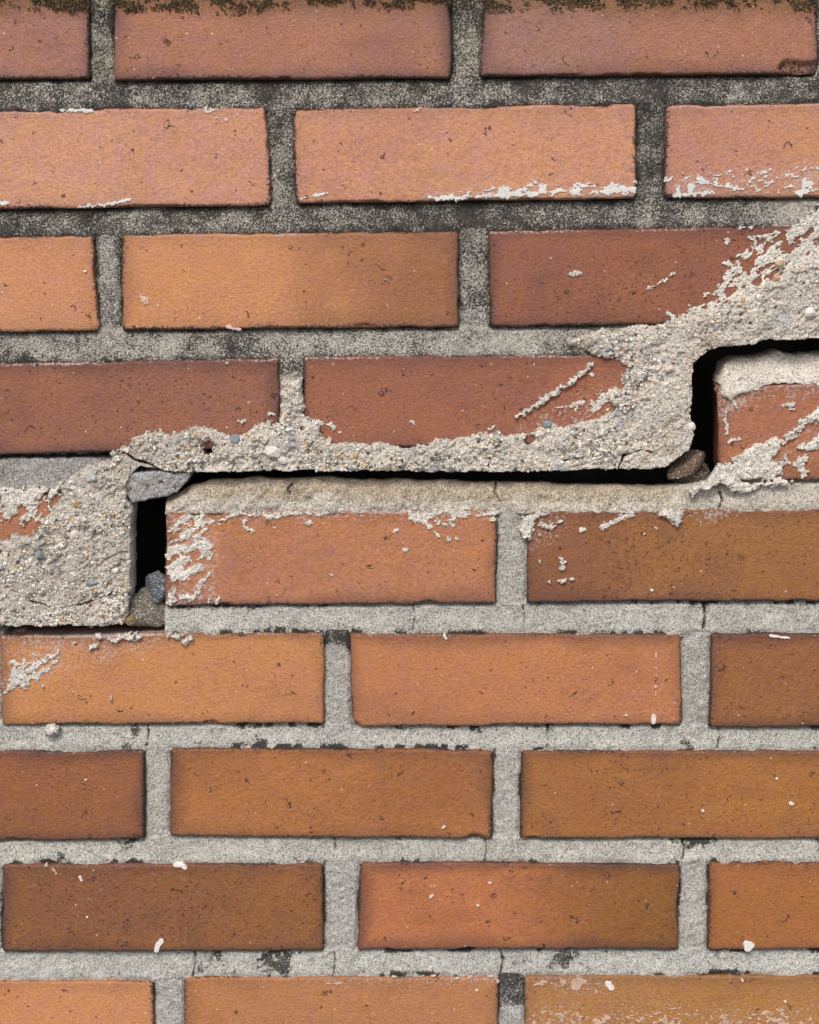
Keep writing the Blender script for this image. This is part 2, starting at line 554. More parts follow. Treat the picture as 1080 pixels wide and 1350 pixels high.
    dust_lit = dust_lit_k * np.clip(1 - np.abs(dt - 0.0012) / 0.0022, 0, 1) * (0.75 + 0.7 * fbm(X, Z, 0.05, 2, seed + 43))  # pale top line: settled powder plus the lit arris put into the colour
    for (cx, cz, rx, rz, dep) in chips:
        q = np.hypot((X - cx) / rx, (Z - cz) / rz) + 0.35 * fbm(X, Z, 0.012, 3, seed + 27)
        dirt = np.maximum(dirt, 0.55 * sstep(1.05, 0.75, q))
    for zp, zs in zones:
        sdz = poly_sd(X, Z, pts(zp))
        dust_lit = np.maximum(dust_lit, zs * sstep(-0.006, 0.008, sdz) * (1 + 0.5 * fbm(X, Z, 0.02, 3, seed + 71)))
    ny, nx = X.shape
    V = np.stack([X, Y, Z], -1).reshape(-1, 3)
    idx = np.arange(ny * nx).reshape(ny, nx)
    F = np.stack([idx[1:, :-1], idx[1:, 1:], idx[:-1, 1:], idx[:-1, :-1]], -1).reshape(-1, 4)
    ring = np.concatenate([idx[0, :-1], idx[:-1, -1], idx[-1, :0:-1], idx[:0:-1, 0]])     # TL->TR->BR->BL
    n0 = len(V)
    lev = [V[ring]]
    A = {'tint': [tint.reshape(-1, 3)], 'dirt': [dirt.ravel()], 'dust_lit': [dust_lit.ravel()], 'pit': [pitty * (0.8 + 0.35 * fbm(X, Z, 0.05, 2, seed + 47)).ravel()]}
    rings = [ring]
    tr = tint.reshape(-1, 3)[ring]
    Vs = [V]
    for k, yy in enumerate((0.008, 0.03, DEPTH)):
        v = V[ring].copy(); v[:, 1] = yy
        v[:, 0] += skew * yy / DEPTH
        v[:, 0] += 0.0004 * vnoise(np.arange(len(ring)) / 5.0, np.zeros(len(ring)) + k, seed)
        rings.append(np.arange(len(ring)) + n0 + k * len(ring))
        Vs.append(v)
        A['tint'].append(tr * (0.5 + 0.5) * np.array([1.0, 0.92, 0.86])); A['dirt'].append(np.full(len(ring), 0.3)); A['dust_lit'].append(np.full(len(ring), dust_lit_k * (0.9 if k < 1 else 0.3))); A['pit'].append(np.full(len(ring), pitty))
    Fs = [F]
    for r0, r1 in zip(rings[:-1], rings[1:]):
        Fs.append(np.stack([r0, np.roll(r0, -1), np.roll(r1, -1), r1], -1))
    back = rings[-1][None, ::-1]
    Fs.append(back)
    me = mesh_from('brick', np.concatenate(Vs), Fs, {k: np.concatenate(v) for k, v in A.items()})
    return me


rng = random.Random(7)
rows_m = []                                       # every brick of every course in metres, left to right
for r, row in enumerate(ROWS):
    out = []
    for k, bk in enumerate(row):
        q = dict(bk)
        q['m'] = [tuple(float(v) for v in at(px, py)) for (px, py) in bk['c']]
        q['seen'] = True
        out.append(q)
    rows_m.append(out)


def outlying(x0, x1, zt, zb, like):
    q = dict(like); q['m'] = [(x0, zt), (x1, zt), (x1, zb), (x0, zb)]; q['seen'] = False
    return q


TONES = [((200, 130, 84), (190, 120, 84)), ((172, 106, 64), (158, 96, 62)), ((156, 96, 70), (146, 90, 72)), ((184, 116, 70), (176, 110, 74))]


def tone():
    a, b = TONES[rng.randrange(4)]
    return dict(a=a, b=b, e=rng.uniform(.3, .7))


for r, out in enumerate(rows_m):                  # carry each course on beyond the picture
    while out[-1]['m'][1][0] < XR - 0.12:
        p = out[-1]['m']; x0 = max(p[1][0], p[2][0]) + JT
        out.append(outlying(x0, min(x0 + BL_, XR), p[1][1], p[2][1], dict(tone(), low=out[-1].get('low'))))
    while out[0]['m'][0][0] > XL + 0.12:
        p = out[0]['m']; x1 = min(p[0][0], p[3][0]) - JT
        out.insert(0, outlying(max(x1 - BL_, XL), x1, p[0][1], p[3][1], dict(tone(), low=out[0].get('low'))))
top_z = rows_m[0][0]['m'][0][1]; bot_z = rows_m[-1][0]['m'][3][1]
BH = 0.0685
above, below = [], []
z = top_z + JT; k = 0
while z + BH < 1.86:
    x = XL - (0.13 if k % 2 else 0.0); o = []
    while x < XR - 0.05:
        o.append(outlying(max(x, XL), min(x + BL_, XR), z + BH, z, tone())); x += BL_ + JT
    above.insert(0, o); z += BH + JT; k += 1
z = bot_z - JT
while z > 0.03:
    zb = max(z - BH, 0.0); x = XL - (0.13 if k % 2 else 0.0); o = []
    while x < XR - 0.05:
        o.append(outlying(max(x, XL), min(x + BL_, XR), z, zb, tone())); x += BL_ + JT
    below.append(o); z -= BH + JT; k += 1
N_ABOVE = len(above)
ALL = above + rows_m + below
WALL_TOP = ALL[0][0]['m'][0][1]

CHIPS = {(0, 2): [(*[float(v) for v in at(1055, 92)], 0.020, 0.0062, 0.004)],
         (1, 1): [(*[float(v) for v in at(795, 138)], 0.012, 0.0035, 0.003)],
         (6, 1): [(*[float(v) for v in at(625, 1104)], 0.008, 0.004, 0.003)],
         (5, 1): [(*[float(v) for v in at(464, 957)], 0.006, 0.005, 0.006)],
         (7, 1): [(*[float(v) for v in at(474, 1136)], 0.004, 0.004, 0.005)]}
ZONES = {(4, 1): [([(215, 668), (300, 668), (292, 740), (290, 800), (215, 800)], .42), ([(215, 666), (660, 666), (660, 684), (215, 690)], .45)],
         (4, 2): [([(690, 668), (760, 668), (740, 720), (690, 730)], .35), ([(900, 668), (985, 668), (985, 684), (900, 690)], .5)],
         (3, 2): [([(940, 505), (1085, 505), (1085, 520), (1000, 535), (940, 560)], .45), ([(950, 640), (1085, 540), (1085, 600), (1000, 640)], .3)],
         (2, 2): [([(930, 440), (1085, 300), (1085, 440)], .4)],
         (3, 1): [([(680, 560), (850, 470), (850, 590), (690, 590)], .25)],
         (1, 1): [([(560, 250), (842, 244), (842, 270), (560, 272)], .42)],
         (1, 2): [([(874, 228), (1090, 214), (1090, 262), (874, 264)], .40)],
         (5, 0): [([(0, 834), (260, 834), (200, 860), (60, 900), (0, 920)], .36)],
         (8, 1): [([(400, 1286), (660, 1284), (660, 1300), (400, 1298)], .45)],
         (8, 2): [([(690, 1318), (1090, 1318), (1090, 1365), (690, 1365)], .22), ([(690, 1284), (820, 1284), (800, 1310), (690, 1312)], .28)]}
gen = random.Random(3)
FACES = []                                        # (x0, x1, z0, z1, seed, proud) of every brick in view
seed = 100
for r, row in enumerate(ALL):
    rr = r - N_ABOVE
    ks = 0
    for bk in row:
        seed += 57
        chips = ()
        if bk['seen']:
            chips = list(CHIPS.get((rr, ks), ())); ks += 1
            for _ in range(gen.randrange(0, 4)):            # small spalls somewhere along the upper or lower arris
                u = gen.random(); lo = gen.random() < 0.6
                p, q = (bk['m'][3], bk['m'][2]) if lo else (bk['m'][0], bk['m'][1])
                chips.append((p[0] + u * (q[0] - p[0]), p[1] + u * (q[1] - p[1]), gen.uniform(.003, .010), gen.uniform(.0015, .0032), gen.uniform(.001, .0025)))
        proud = rng.uniform(-0.0006, 0.0008)
        if bk.get('low'):
            proud -= 0.001
        if bk['seen']:
            xs_ = [p[0] for p in bk['m']]; zs_ = [p[1] for p in bk['m']]
            FACES.append((min(xs_), max(xs_), min(zs_), max(zs_), seed, proud))
        me = brick_mesh(bk['m'], bk['a'], bk['b'], bk.get('g'), bk['e'], seed, proud, 0.0015 if bk['seen'] else 0.012, bk['seen'], chips, bk.get('dust_lit', 0.5 if rr < 4 else 0.2), 0.8 if rr == 0 else 0.0, bk.get('skew', 0.0), ZONES.get((rr, ks - 1), ()) if bk['seen'] else (), bk.get('adj', (4, 6, 5) if rr <= 0 else ((3, 4, 0) if rr < 4 else ((4, 9, 7) if rr < 6 or rr > 7 else (6, 9, 3)))))
        link('brick', me, M_BRICK, WALL)

boxes('cavity_light_block', [(XL, XR, 0.19, 0.29, 0, WALL_TOP), (XL, XL + 0.09, 0.107, 0.188, 0, WALL_TOP),
                      (XR - 0.09, XR, 0.107, 0.188, 0, WALL_TOP)], M_CORE, WALL)  # unseen backing and end returns, added to keep the open crack black
boxes('top_light_cap', [(XL - 0.03, XR + 0.03, -0.04, 0.32, WALL_TOP + 0.004, WALL_TOP + 0.06)], M_CORE, WALL)  # unseen cap, added to stop light leaking in from above


# ------------------------------------------------------------------ mortar joints
def grid_surface(X, Y, Z, keep, skirt):
    """a sheet of quads (keep: mask per quad) whose open border is carried back by skirt metres"""
    ny, nx = X.shape
    idx = np.arange(ny * nx).reshape(ny, nx)
    F = np.stack([idx[1:, :-1], idx[1:, 1:], idx[:-1, 1:], idx[:-1, :-1]], -1).reshape(-1, 4)
    if keep is not None:
        F = F[keep.ravel()]
    E = np.concatenate([F[:, [0, 1]], F[:, [1, 2]], F[:, [2, 3]], F[:, [3, 0]]])
    key = np.minimum(E[:, 0], E[:, 1]).astype(np.int64) * (ny * nx) + np.maximum(E[:, 0], E[:, 1])
    u, inv, cnt = np.unique(key, return_inverse=True, return_counts=True)
    B = E[cnt[inv.ravel()] == 1]
    V = np.stack([X, Y, Z], -1).reshape(-1, 3)
    used = np.unique(F)
    remap = np.full(ny * nx, -1); remap[used] = np.arange(len(used))
    V1 = V[used]; F = remap[F]; B = remap[B]
    bv = np.unique(B)
    m2 = np.full(len(V1), -1); m2[bv] = np.arange(len(bv)) + len(V1)
    V2 = V1[bv].copy(); V2[:, 1] += skirt
    S = np.stack([B[:, 1], B[:, 0], m2[B[:, 0]], m2[B[:, 1]]], -1)
    return np.concatenate([V1, V2]), np.concatenate([F, S]), used, bv


def sheet(name, X, Y, Z, keep, skirt, tint, dirt, mat, parent, **kw):
    V, F, used, bv = grid_surface(X, Y, Z, keep, skirt)
    t = tint.reshape(-1, 3)[used]; d = dirt.ravel()[used]
    t = np.concatenate([t, t[bv]]); d = np.concatenate([d, d[bv]])
    return link(name, mesh_from(name, V, F, {'tint': t, 'dirt': d}), mat, parent, **kw)


def edge_fn(points):
    p = sorted(points)
    xs = np.array([q[0] for q in p]); zs = np.array([q[1] for q in p])
    return lambda x: np.interp(x, xs, zs)


def bottoms(row):
    return [p for b in row for p in (b['m'][3], b['m'][2])]


def tops(row):
    return [p for b in row for p in (b['m'][0], b['m'][1])]


FX0, FX1 = at(-25, 675)[0], at(1105, 675)[0]


def xgrid(x0, x1, fine):
    if not fine:
        return np.arange(x0, x1 + 0.02, 0.02)
    parts = []
    if x0 < FX0:
        parts.append(np.arange(x0, FX0, 0.008))
    parts.append(np.arange(max(x0, FX0), min(x1, FX1), 0.0008))
    if x1 > FX1:
        parts.append(np.arange(FX1, x1, 0.008))
    return np.concatenate(parts)


def gaps(rw, X):
    out = np.zeros(X.shape)
    for a, b in zip((rw or [])[:-1], (rw or [])[1:]):
        x0 = (a['m'][1][0] + a['m'][2][0]) / 2; x1 = (b['m'][0][0] + b['m'][3][0]) / 2
        out = np.maximum(out, sstep(x0 - 0.001, x0 + 0.002, X) * sstep(x1 + 0.001, x1 - 0.002, X))
    return out


def strip(name, top, bot, x0, x1, tint, dirt, fine=True, rec=0.003, edge=0.0016, ext=0.003, seed=1, prof=None, lichen=0.0,
          skirt=0.07, grooves=(), warm=None, slope=0.0017, up=None, dn=None, open_top=None):
    xs = xgrid(x0, x1, fine)
    h = float(np.mean(top(xs) - bot(xs)))
    n = int((h + 2 * ext) / 0.0008) if fine else 6
    tt = np.linspace(0, 1, n)
    X, T = np.meshgrid(xs, tt)
    zt = top(X) + ext; zb = bot(X) - ext
    Z = zt + (zb - zt) * T
    d = np.minimum(zt - Z, Z - zb) - ext                    # distance inside the joint
    gu, gd_ = gaps(up, X), gaps(dn, X)                      # where a head joint runs into this bed
    if open_top is not None:
        gu = open_top(X)
    upper = (zt - Z) < (Z - zb)
    d = d + np.where(upper, gu, gd_) * 0.01
    dtop = (zt - Z) - ext + gu * 0.02
    rec_ = rec + 0.0008 * fbm(X, Z, 0.05, 2, seed) + 0.0007 * fbm(X, Z, 0.012, 3, seed + 5)
    if fine:
        rec_ = rec_ + 0.00045 * fbm(X, Z, 0.0032, 2, seed + 7)
    rec_ = rec_ + edge * np.where(dtop < (zt - zb) / 2 - ext, 1.0, 0.45) * np.clip(1 - d / 0.0026, 0, 1.6) * (0.8 + 0.6 * fbm(X, Z, 0.02, 2, seed + 9))
    rec_ = rec_ + 0.0030 * np.clip(1 - dtop / 0.0030, 0, 1.5) + 0.0012 * np.clip(1 - dtop / 0.016, 0, 1) - slope * sstep(0.3, 1.0, T)
    raw = np.minimum(zt - Z, Z - zb) - ext
    rec_ = rec_ + 0.0026 * np.where(upper, gu if open_top is None else 0.0, gd_) * sstep(0.0015, -0.0028, raw + 0.0012 * fbm(X, Z, 0.008, 3, seed + 29))
    if prof is not None:
        rec_ = rec_ + prof(X, Z, T, dtop)
    tnt = np.ones(X.shape + (3,)) * lin(tint)
    tnt = tnt * (1 + 0.10 * fbm(X, Z, 0.03, 3, seed + 13))[..., None]
    dr = dirt(X, Z) if callable(dirt) else np.full(X.shape, dirt)
    dr = dr + 0.13 * fbm(X, Z, 0.06, 3, seed + 15)
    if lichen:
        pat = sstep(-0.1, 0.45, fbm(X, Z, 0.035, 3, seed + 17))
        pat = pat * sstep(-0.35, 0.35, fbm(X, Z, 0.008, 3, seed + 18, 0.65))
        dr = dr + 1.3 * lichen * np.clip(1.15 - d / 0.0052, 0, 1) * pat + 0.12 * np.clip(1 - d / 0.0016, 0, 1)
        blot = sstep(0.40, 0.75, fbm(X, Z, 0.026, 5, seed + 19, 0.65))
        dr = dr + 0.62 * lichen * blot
    if warm is not None:
        w = warm(X, Z, T)[..., None]
        tnt = tnt * (1 - w) + lin((172, 146, 108)) * w
    for gp, gw, gd in grooves:
        q = seg_dist(X, Z, gp) + 0.0005 * fbm(X, Z, 0.004, 2, seed + 25)
        rec_ = rec_ + gd * sstep(gw, gw * 0.3, q)
        dr = dr + 0.5 * sstep(gw * 1.6, gw * 0.4, q)
    return sheet(name, X, rec_, Z, None, skirt, tnt, dr, M_MORTAR, WALL)


def shift(f, dz):
    return lambda x: f(x) + dz


GREY = (196, 191, 178)
TAN = (178, 160, 134)
row = lambda r: ALL[N_ABOVE + r]
gx = lambda px, py=675: float(at(px, py)[0])


def vgroove(px, y0, y1, w=1.3, dep=0.004):
    return (pts([(px, y0), (px + 2, (y0 + y1) / 2), (px - 1, y1)]), w * PX, dep)


J = edge_fn
# courses above and below the picture
for r in range(len(ALL) - 1):
    rr = r - N_ABOVE
    if 0 <= rr < 8:
        continue
    strip('bed_joint', J(bottoms(ALL[r])), J(tops(ALL[r + 1])), XL, XR, (140, 135, 126), 0.3, fine=False, seed=900 + r)
strip('bed_joint', J(bottoms(row(0))), J(tops(row(1))), up=row(0), dn=row(1), x0=XL, x1=XR, tint=(186, 178, 163), dirt=0.66, seed=11, rec=0.0034, lichen=0.18)
strip('bed_joint', J(bottoms(row(1))), J(tops(row(2))), up=row(1), dn=row(2), x0=XL, x1=XR, tint=(186, 178, 163), dirt=lambda X, Z: 0.63 - 0.22 * sstep(gx(850), gx(1040), X), seed=12, rec=0.0036, lichen=0.18)
up3 = [b for b in row(3) if not b.get('low')]; lo3 = [b for b in row(3) if b.get('low')]
up4 = [b for b in row(4) if not b.get('low')]; lo4 = [b for b in row(4) if b.get('low')]
strip('bed_joint', J(bottoms(row(2))), J(tops(up3)), up=row(2), dn=up3, x0=XL, x1=gx(900), tint=(190, 183, 168), dirt=lambda X, Z: 0.55 - 0.14 * sstep(gx(420), gx(700), X), seed=13, rec=0.0034, lichen=0.2)
# the bed that hangs over the open crack beyond the right border
x_ = gx(1120)
strip('bed_joint', J(bottoms(row(2))), shift(J(bottoms(row(2))), -0.015), x_, XR, (180, 172, 158), 0.1, fine=False, seed=14, ext=0.0, skirt=0.09)
# left: the old bed between courses three and four of the upper part
strip('bed_joint', J(bottoms(up3)), J(tops(up4)), XL, gx(172), (172, 168, 160), 0.24, seed=15, rec=0.0036, lichen=0.3,
      grooves=[(pts([(-60, 604), (0, 603), (60, 603), (150, 601)]), 2.6 * PX, 0.010)])
x_ = gx(-30)
strip('bed_joint', J(bottoms(up4)), shift(J(bottoms(up4)), -0.026), XL, x_, (180, 172, 158), 0.1, fine=False, seed=16, ext=0.0, skirt=0.09)


# the bed left lying on the lower part, broken and sloping back into the crack
def slope4(X, Z, T, dtop):
    open_ = sstep(gx(925), gx(880), X)
    return open_ * (0.002 * sstep(0.5, 0.1, T) + 0.005 * sstep(0.25, 0.0, T)) + 0.0026 * fbm(X, Z, 0.012, 4, 77, 0.6) * sstep(gx(940), gx(860), X) + 0.0006 * fbm(X, Z, 0.015, 3, 78)


lo3b = J(bottoms(lo3)); t4 = J(tops(lo4))
xa, xb = gx(880), gx(960)
crack_lip = J([(gx(q[0]), float(at(*q)[1])) for q in ((212, 666), (228, 658), (250, 648), (275, 642), (330, 639), (420, 638), (520, 640), (620, 643), (760, 646), (870, 647), (905, 646), (950, 639))])
lip = lambda x: np.where(x < gx(950), crack_lip(x) + 0.0016 * fbm(x, 0 * x, 0.03, 5, 91, 0.65) * sstep(gx(930), gx(880), x), lo3b(x))
strip('bed_joint', lip, t4, gx(218), XR, (216, 205, 186), 0.10, seed=17, rec=0.0026, open_top=lambda X: sstep(gx(925), gx(880), X), prof=slope4, ext=0.0022, skirt=0.010,
      warm=lambda X, Z, T: sstep(gx(925), gx(860), X) * sstep(0.75, 0.35, T + 0.3 * fbm(X, Z, 0.02, 4, 5)) * 0.6,
      grooves=[(pts([(951, 650), (953, 660), (949, 669)]), 1.8 * PX, 0.006),
               (pts([(385, 640), (378, 646), (382, 652)]), 1.6 * PX, 0.004), 
               (pts([(655, 640), (652, 650), (660, 662)]), 1.4 * PX, 0.003)])
# bed carrying the displaced brick's covering mortar is built with the crusts below
strip('bed_joint', J(bottoms(lo4)), J(tops(row(5))), up=lo4, dn=row(5), x0=gx(213), x1=XR, tint=GREY, dirt=0.05, seed=18, lichen=0.62,
      grooves=[vgroove(929, 797, 832), vgroove(690, 800, 832, 1.0, 0.002), vgroove(545, 800, 832, .9, 0.002)])
strip('bed_joint', J(bottoms(row(5))), J(tops(row(6))), up=row(5), dn=row(6), x0=XL, x1=XR, tint=(202, 198, 185), dirt=0.05, seed=19, lichen=1.0,
      grooves=[vgroove(193, 957, 987, 1.0), vgroove(722, 958, 987, 1.2), vgroove(948, 958, 987, 1.0)])
strip('bed_joint', J(bottoms(row(6))), J(tops(row(7))), up=row(6), dn=row(7), x0=XL, x1=XR, tint=(202, 197, 183), dirt=0.05, seed=20, lichen=1.0,
      grooves=[vgroove(440, 1106, 1136, .9), vgroove(901, 1107, 1137, 1.3), vgroove(640, 1107, 1137, .8)])
strip('bed_joint', J(bottoms(row(7))), J(tops(row(8))), up=row(7), dn=row(8), x0=XL, x1=XR, tint=(202, 199, 187), dirt=0.06, seed=21, lichen=1.05,
      grooves=[vgroove(255, 1254, 1290, 1.0), vgroove(440, 1254, 1288, 1.0), vgroove(661, 1254, 1287, 1.4)])


def head(bl, br, tint, dirt, fine, seed, lichen=0.0, rec=0.0034, ext=0.003):
    (x0t, z0t), (x0b, z0b) = bl['m'][1], bl['m'][2]
    (x1t, z1t), (x1b, z1b) = br['m'][0], br['m'][3]
    w = (x1t + x1b - x0t - x0b) / 2
    hh = (z0t + z1t - z0b - z1b) / 2
    n = int((w + 2 * ext) / 0.0008) if fine else 5
    k = int((hh + 0.004) / 0.0008) if fine else 6
    S, T = np.meshgrid(np.linspace(0, 1, n), np.linspace(0, 1, k))
    xl = x0t + (x0b - x0t) * T - ext; xr = x1t + (x1b - x1t) * T + ext
    X = xl + (xr - xl) * S
    zt = z0t + (z1t - z0t) * S + 0.002; zb = z0b + (z1b - z0b) * S - 0.002
    Z = zt + (zb - zt) * T
    d = np.minimum(X - xl, xr - X) - ext
    rec_ = rec + 0.0008 * fbm(X, Z, 0.04, 2, seed) + 0.0007 * fbm(X, Z, 0.012, 3, seed + 5)
    if fine:
        rec_ = rec_ + 0.00045 * fbm(X, Z, 0.0032, 2, seed + 7)
    rec_ = rec_ + 0.0018 * np.clip(1 - d / 0.0026, 0, 1.6) - 0.0013 * sstep(0.3, 0.0, T) + 0.0006 * sstep(0.8, 1.0, T)
    tnt = np.ones(X.shape + (3,)) * lin(tint) * (1 + 0.10 * fbm(X, Z, 0.03, 3, seed + 13))[..., None]
    dr = (dirt(X, Z) if callable(dirt) else np.full(X.shape, dirt)) + 0.13 * fbm(X, Z, 0.05, 3, seed + 15)
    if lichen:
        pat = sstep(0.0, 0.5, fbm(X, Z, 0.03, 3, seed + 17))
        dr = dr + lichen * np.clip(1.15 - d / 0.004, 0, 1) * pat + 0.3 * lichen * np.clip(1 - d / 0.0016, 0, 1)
    return sheet('head_joint', X, rec_, Z, None, 0.07, tnt, dr, M_MORTAR, WALL)


HEAD = {0: ((182, 174, 154), 0.54, .3), 1: ((184, 176, 160), 0.62, .3), 2: ((188, 180, 166), 0.48, .3), 3: ((206, 198, 182), 0.2, .1),
        4: ((192, 186, 174), 0.03, .5), 5: ((194, 188, 177), 0.04, .55), 6: ((200, 194, 182), 0.04, .75), 7: ((200, 194, 183), 0.05, .8), 8: ((200, 196, 187), 0.14, .5)}
for r, rw in enumerate(ALL):
    rr = r - N_ABOVE
    for k in range(len(rw) - 1):
        a, b = rw[k], rw[k + 1]
        if bool(a.get('low')) != bool(b.get('low')):
            continue                                      # the crack runs through here
        tn, dt_, lc = HEAD.get(rr, ((140, 135, 126), 0.3, 0))
        fine = a['seen'] and b['seen'] or (a['seen'] and a['m'][1][0] < FX1 and a['m'][1][0] > FX0) or (b['seen'] and b['m'][0][0] > FX0 and b['m'][0][0] < FX1)
        mx = (a['m'][1][0] + b['m'][0][0]) / 2
        if rr == 0 and mx < 0:
            dt_ = 0.55
        if rr == 5 and abs(mx - gx(445, 900)) < 0.02:        # black blot at the head of this joint
            zt = at(445, 848)[1]; dt_ = lambda X, Z, zt=zt: 0.05 + 0.75 * sstep(zt - 0.009, zt + 0.002, Z)
        if rr == 8 and mx > gx(600):
            zt = at(675, 1330)[1]; dt_ = lambda X, Z, zt=zt: 0.08 + 0.62 * sstep(zt - 0.008, zt + 0.006, Z)
        if rr == 3:
            zt = at(385, 505)[1]; dt_ = lambda X, Z, zt=zt: 0.06 + 0.5 * sstep(zt - 0.004, zt + 0.012, Z)
        head(a, b, tn, dt_, fine, 300 + r * 20 + k, lc)

# ------------------------------------------------------------------ crusts: torn mortar, splashes, lime, moss
ICO_V, ICO_F = None, None


def ico():
    p = (1 + 5 ** .5) / 2
    v = np.array([(-1, p, 0), (1, p, 0), (-1, -p, 0), (1, -p, 0), (0, -1, p), (0, 1, p), (0, -1, -p), (0, 1, -p), (p, 0, -1), (p, 0, 1), (-p, 0, -1), (-p, 0, 1)], float)
    v /= np.linalg.norm(v[0])
    f = np.array([(0, 11, 5), (0, 5, 1), (0, 1, 7), (0, 7, 10), (0, 10, 11), (1, 5, 9), (5, 11, 4), (11, 10, 2), (10, 7, 6), (7, 1, 8),
                  (3, 9, 4), (3, 4, 2), (3, 2, 6), (3, 6, 8), (3, 8, 9), (4, 9, 5), (2, 4, 11), (6, 2, 10), (8, 6, 7), (9, 8, 1)])
    return v, f


ICO_V, ICO_F = ico()
PAL = np.array([(232, 223, 207), (214, 196, 172), (166, 163, 157), (212, 168, 116), (132, 138, 144), (246, 240, 230), (92, 86, 80), (226, 204, 186)], float)
PALW = np.array([.36, .20, .18, .04, .04, .10, .05, .05]); PALW /= PALW.sum()


def grains(name, parent, pos, rmin, rmax, seed, pal=PAL, palw=PALW, kind='stuff'):
    g = np.random.default_rng(seed)
    n = len(pos)
    u = g.random(n) ** 3.0
    rad = rmin + (rmax - rmin) * u
    sc = rad[:, None] * g.uniform(0.7, 1.2, (n, 3))
    q = g.normal(size=(n, 4)); q /= np.linalg.norm(q, axis=1)[:, None]
    w, x, y, z = q.T
    Rm = np.stack([1 - 2 * (y * y + z * z), 2 * (x * y - z * w), 2 * (x * z + y * w), 2 * (x * y + z * w), 1 - 2 * (x * x + z * z), 2 * (y * z - x * w),
                   2 * (x * z - y * w), 2 * (y * z + x * w), 1 - 2 * (x * x + y * y)], -1).reshape(n, 3, 3)
    base = ICO_V[None] * g.uniform(0.78, 1.15, (n, 12, 1)) * sc[:, None, :]
    V = np.einsum('nij,nkj->nki', Rm, base) + pos[:, None, :]
    F = ICO_F[None] + (np.arange(n) * 12)[:, None, None]
    c = pal[g.choice(len(pal), n, p=palw)] * g.uniform(0.88, 1.1, (n, 1))
    t = np.repeat(lin(np.clip(c, 0, 250)), 12, 0)
    me = mesh_from(name, V.reshape(-1, 3), F.reshape(-1, 3), {'tint': t}, smooth=False)
    return link(name, me, M_GRAIN, parent, kind=kind)


def face_relief(X, Z):
    """how far the brick faces stand proud at each point"""
    out = np.full(X.shape, 0.0)
    for x0, x1, z0, z1, sd, pr in FACES:
        q = (X > x0) & (X < x1) & (Z > z0) & (Z < z1)
        if q.any():
            out[q] = pr + 0.00055 * fbm(X[q], Z[q], 0.09, 2, sd + 19) + 0.00022 * fbm(X[q], Z[q], 0.018, 3, sd + 21)
    return out


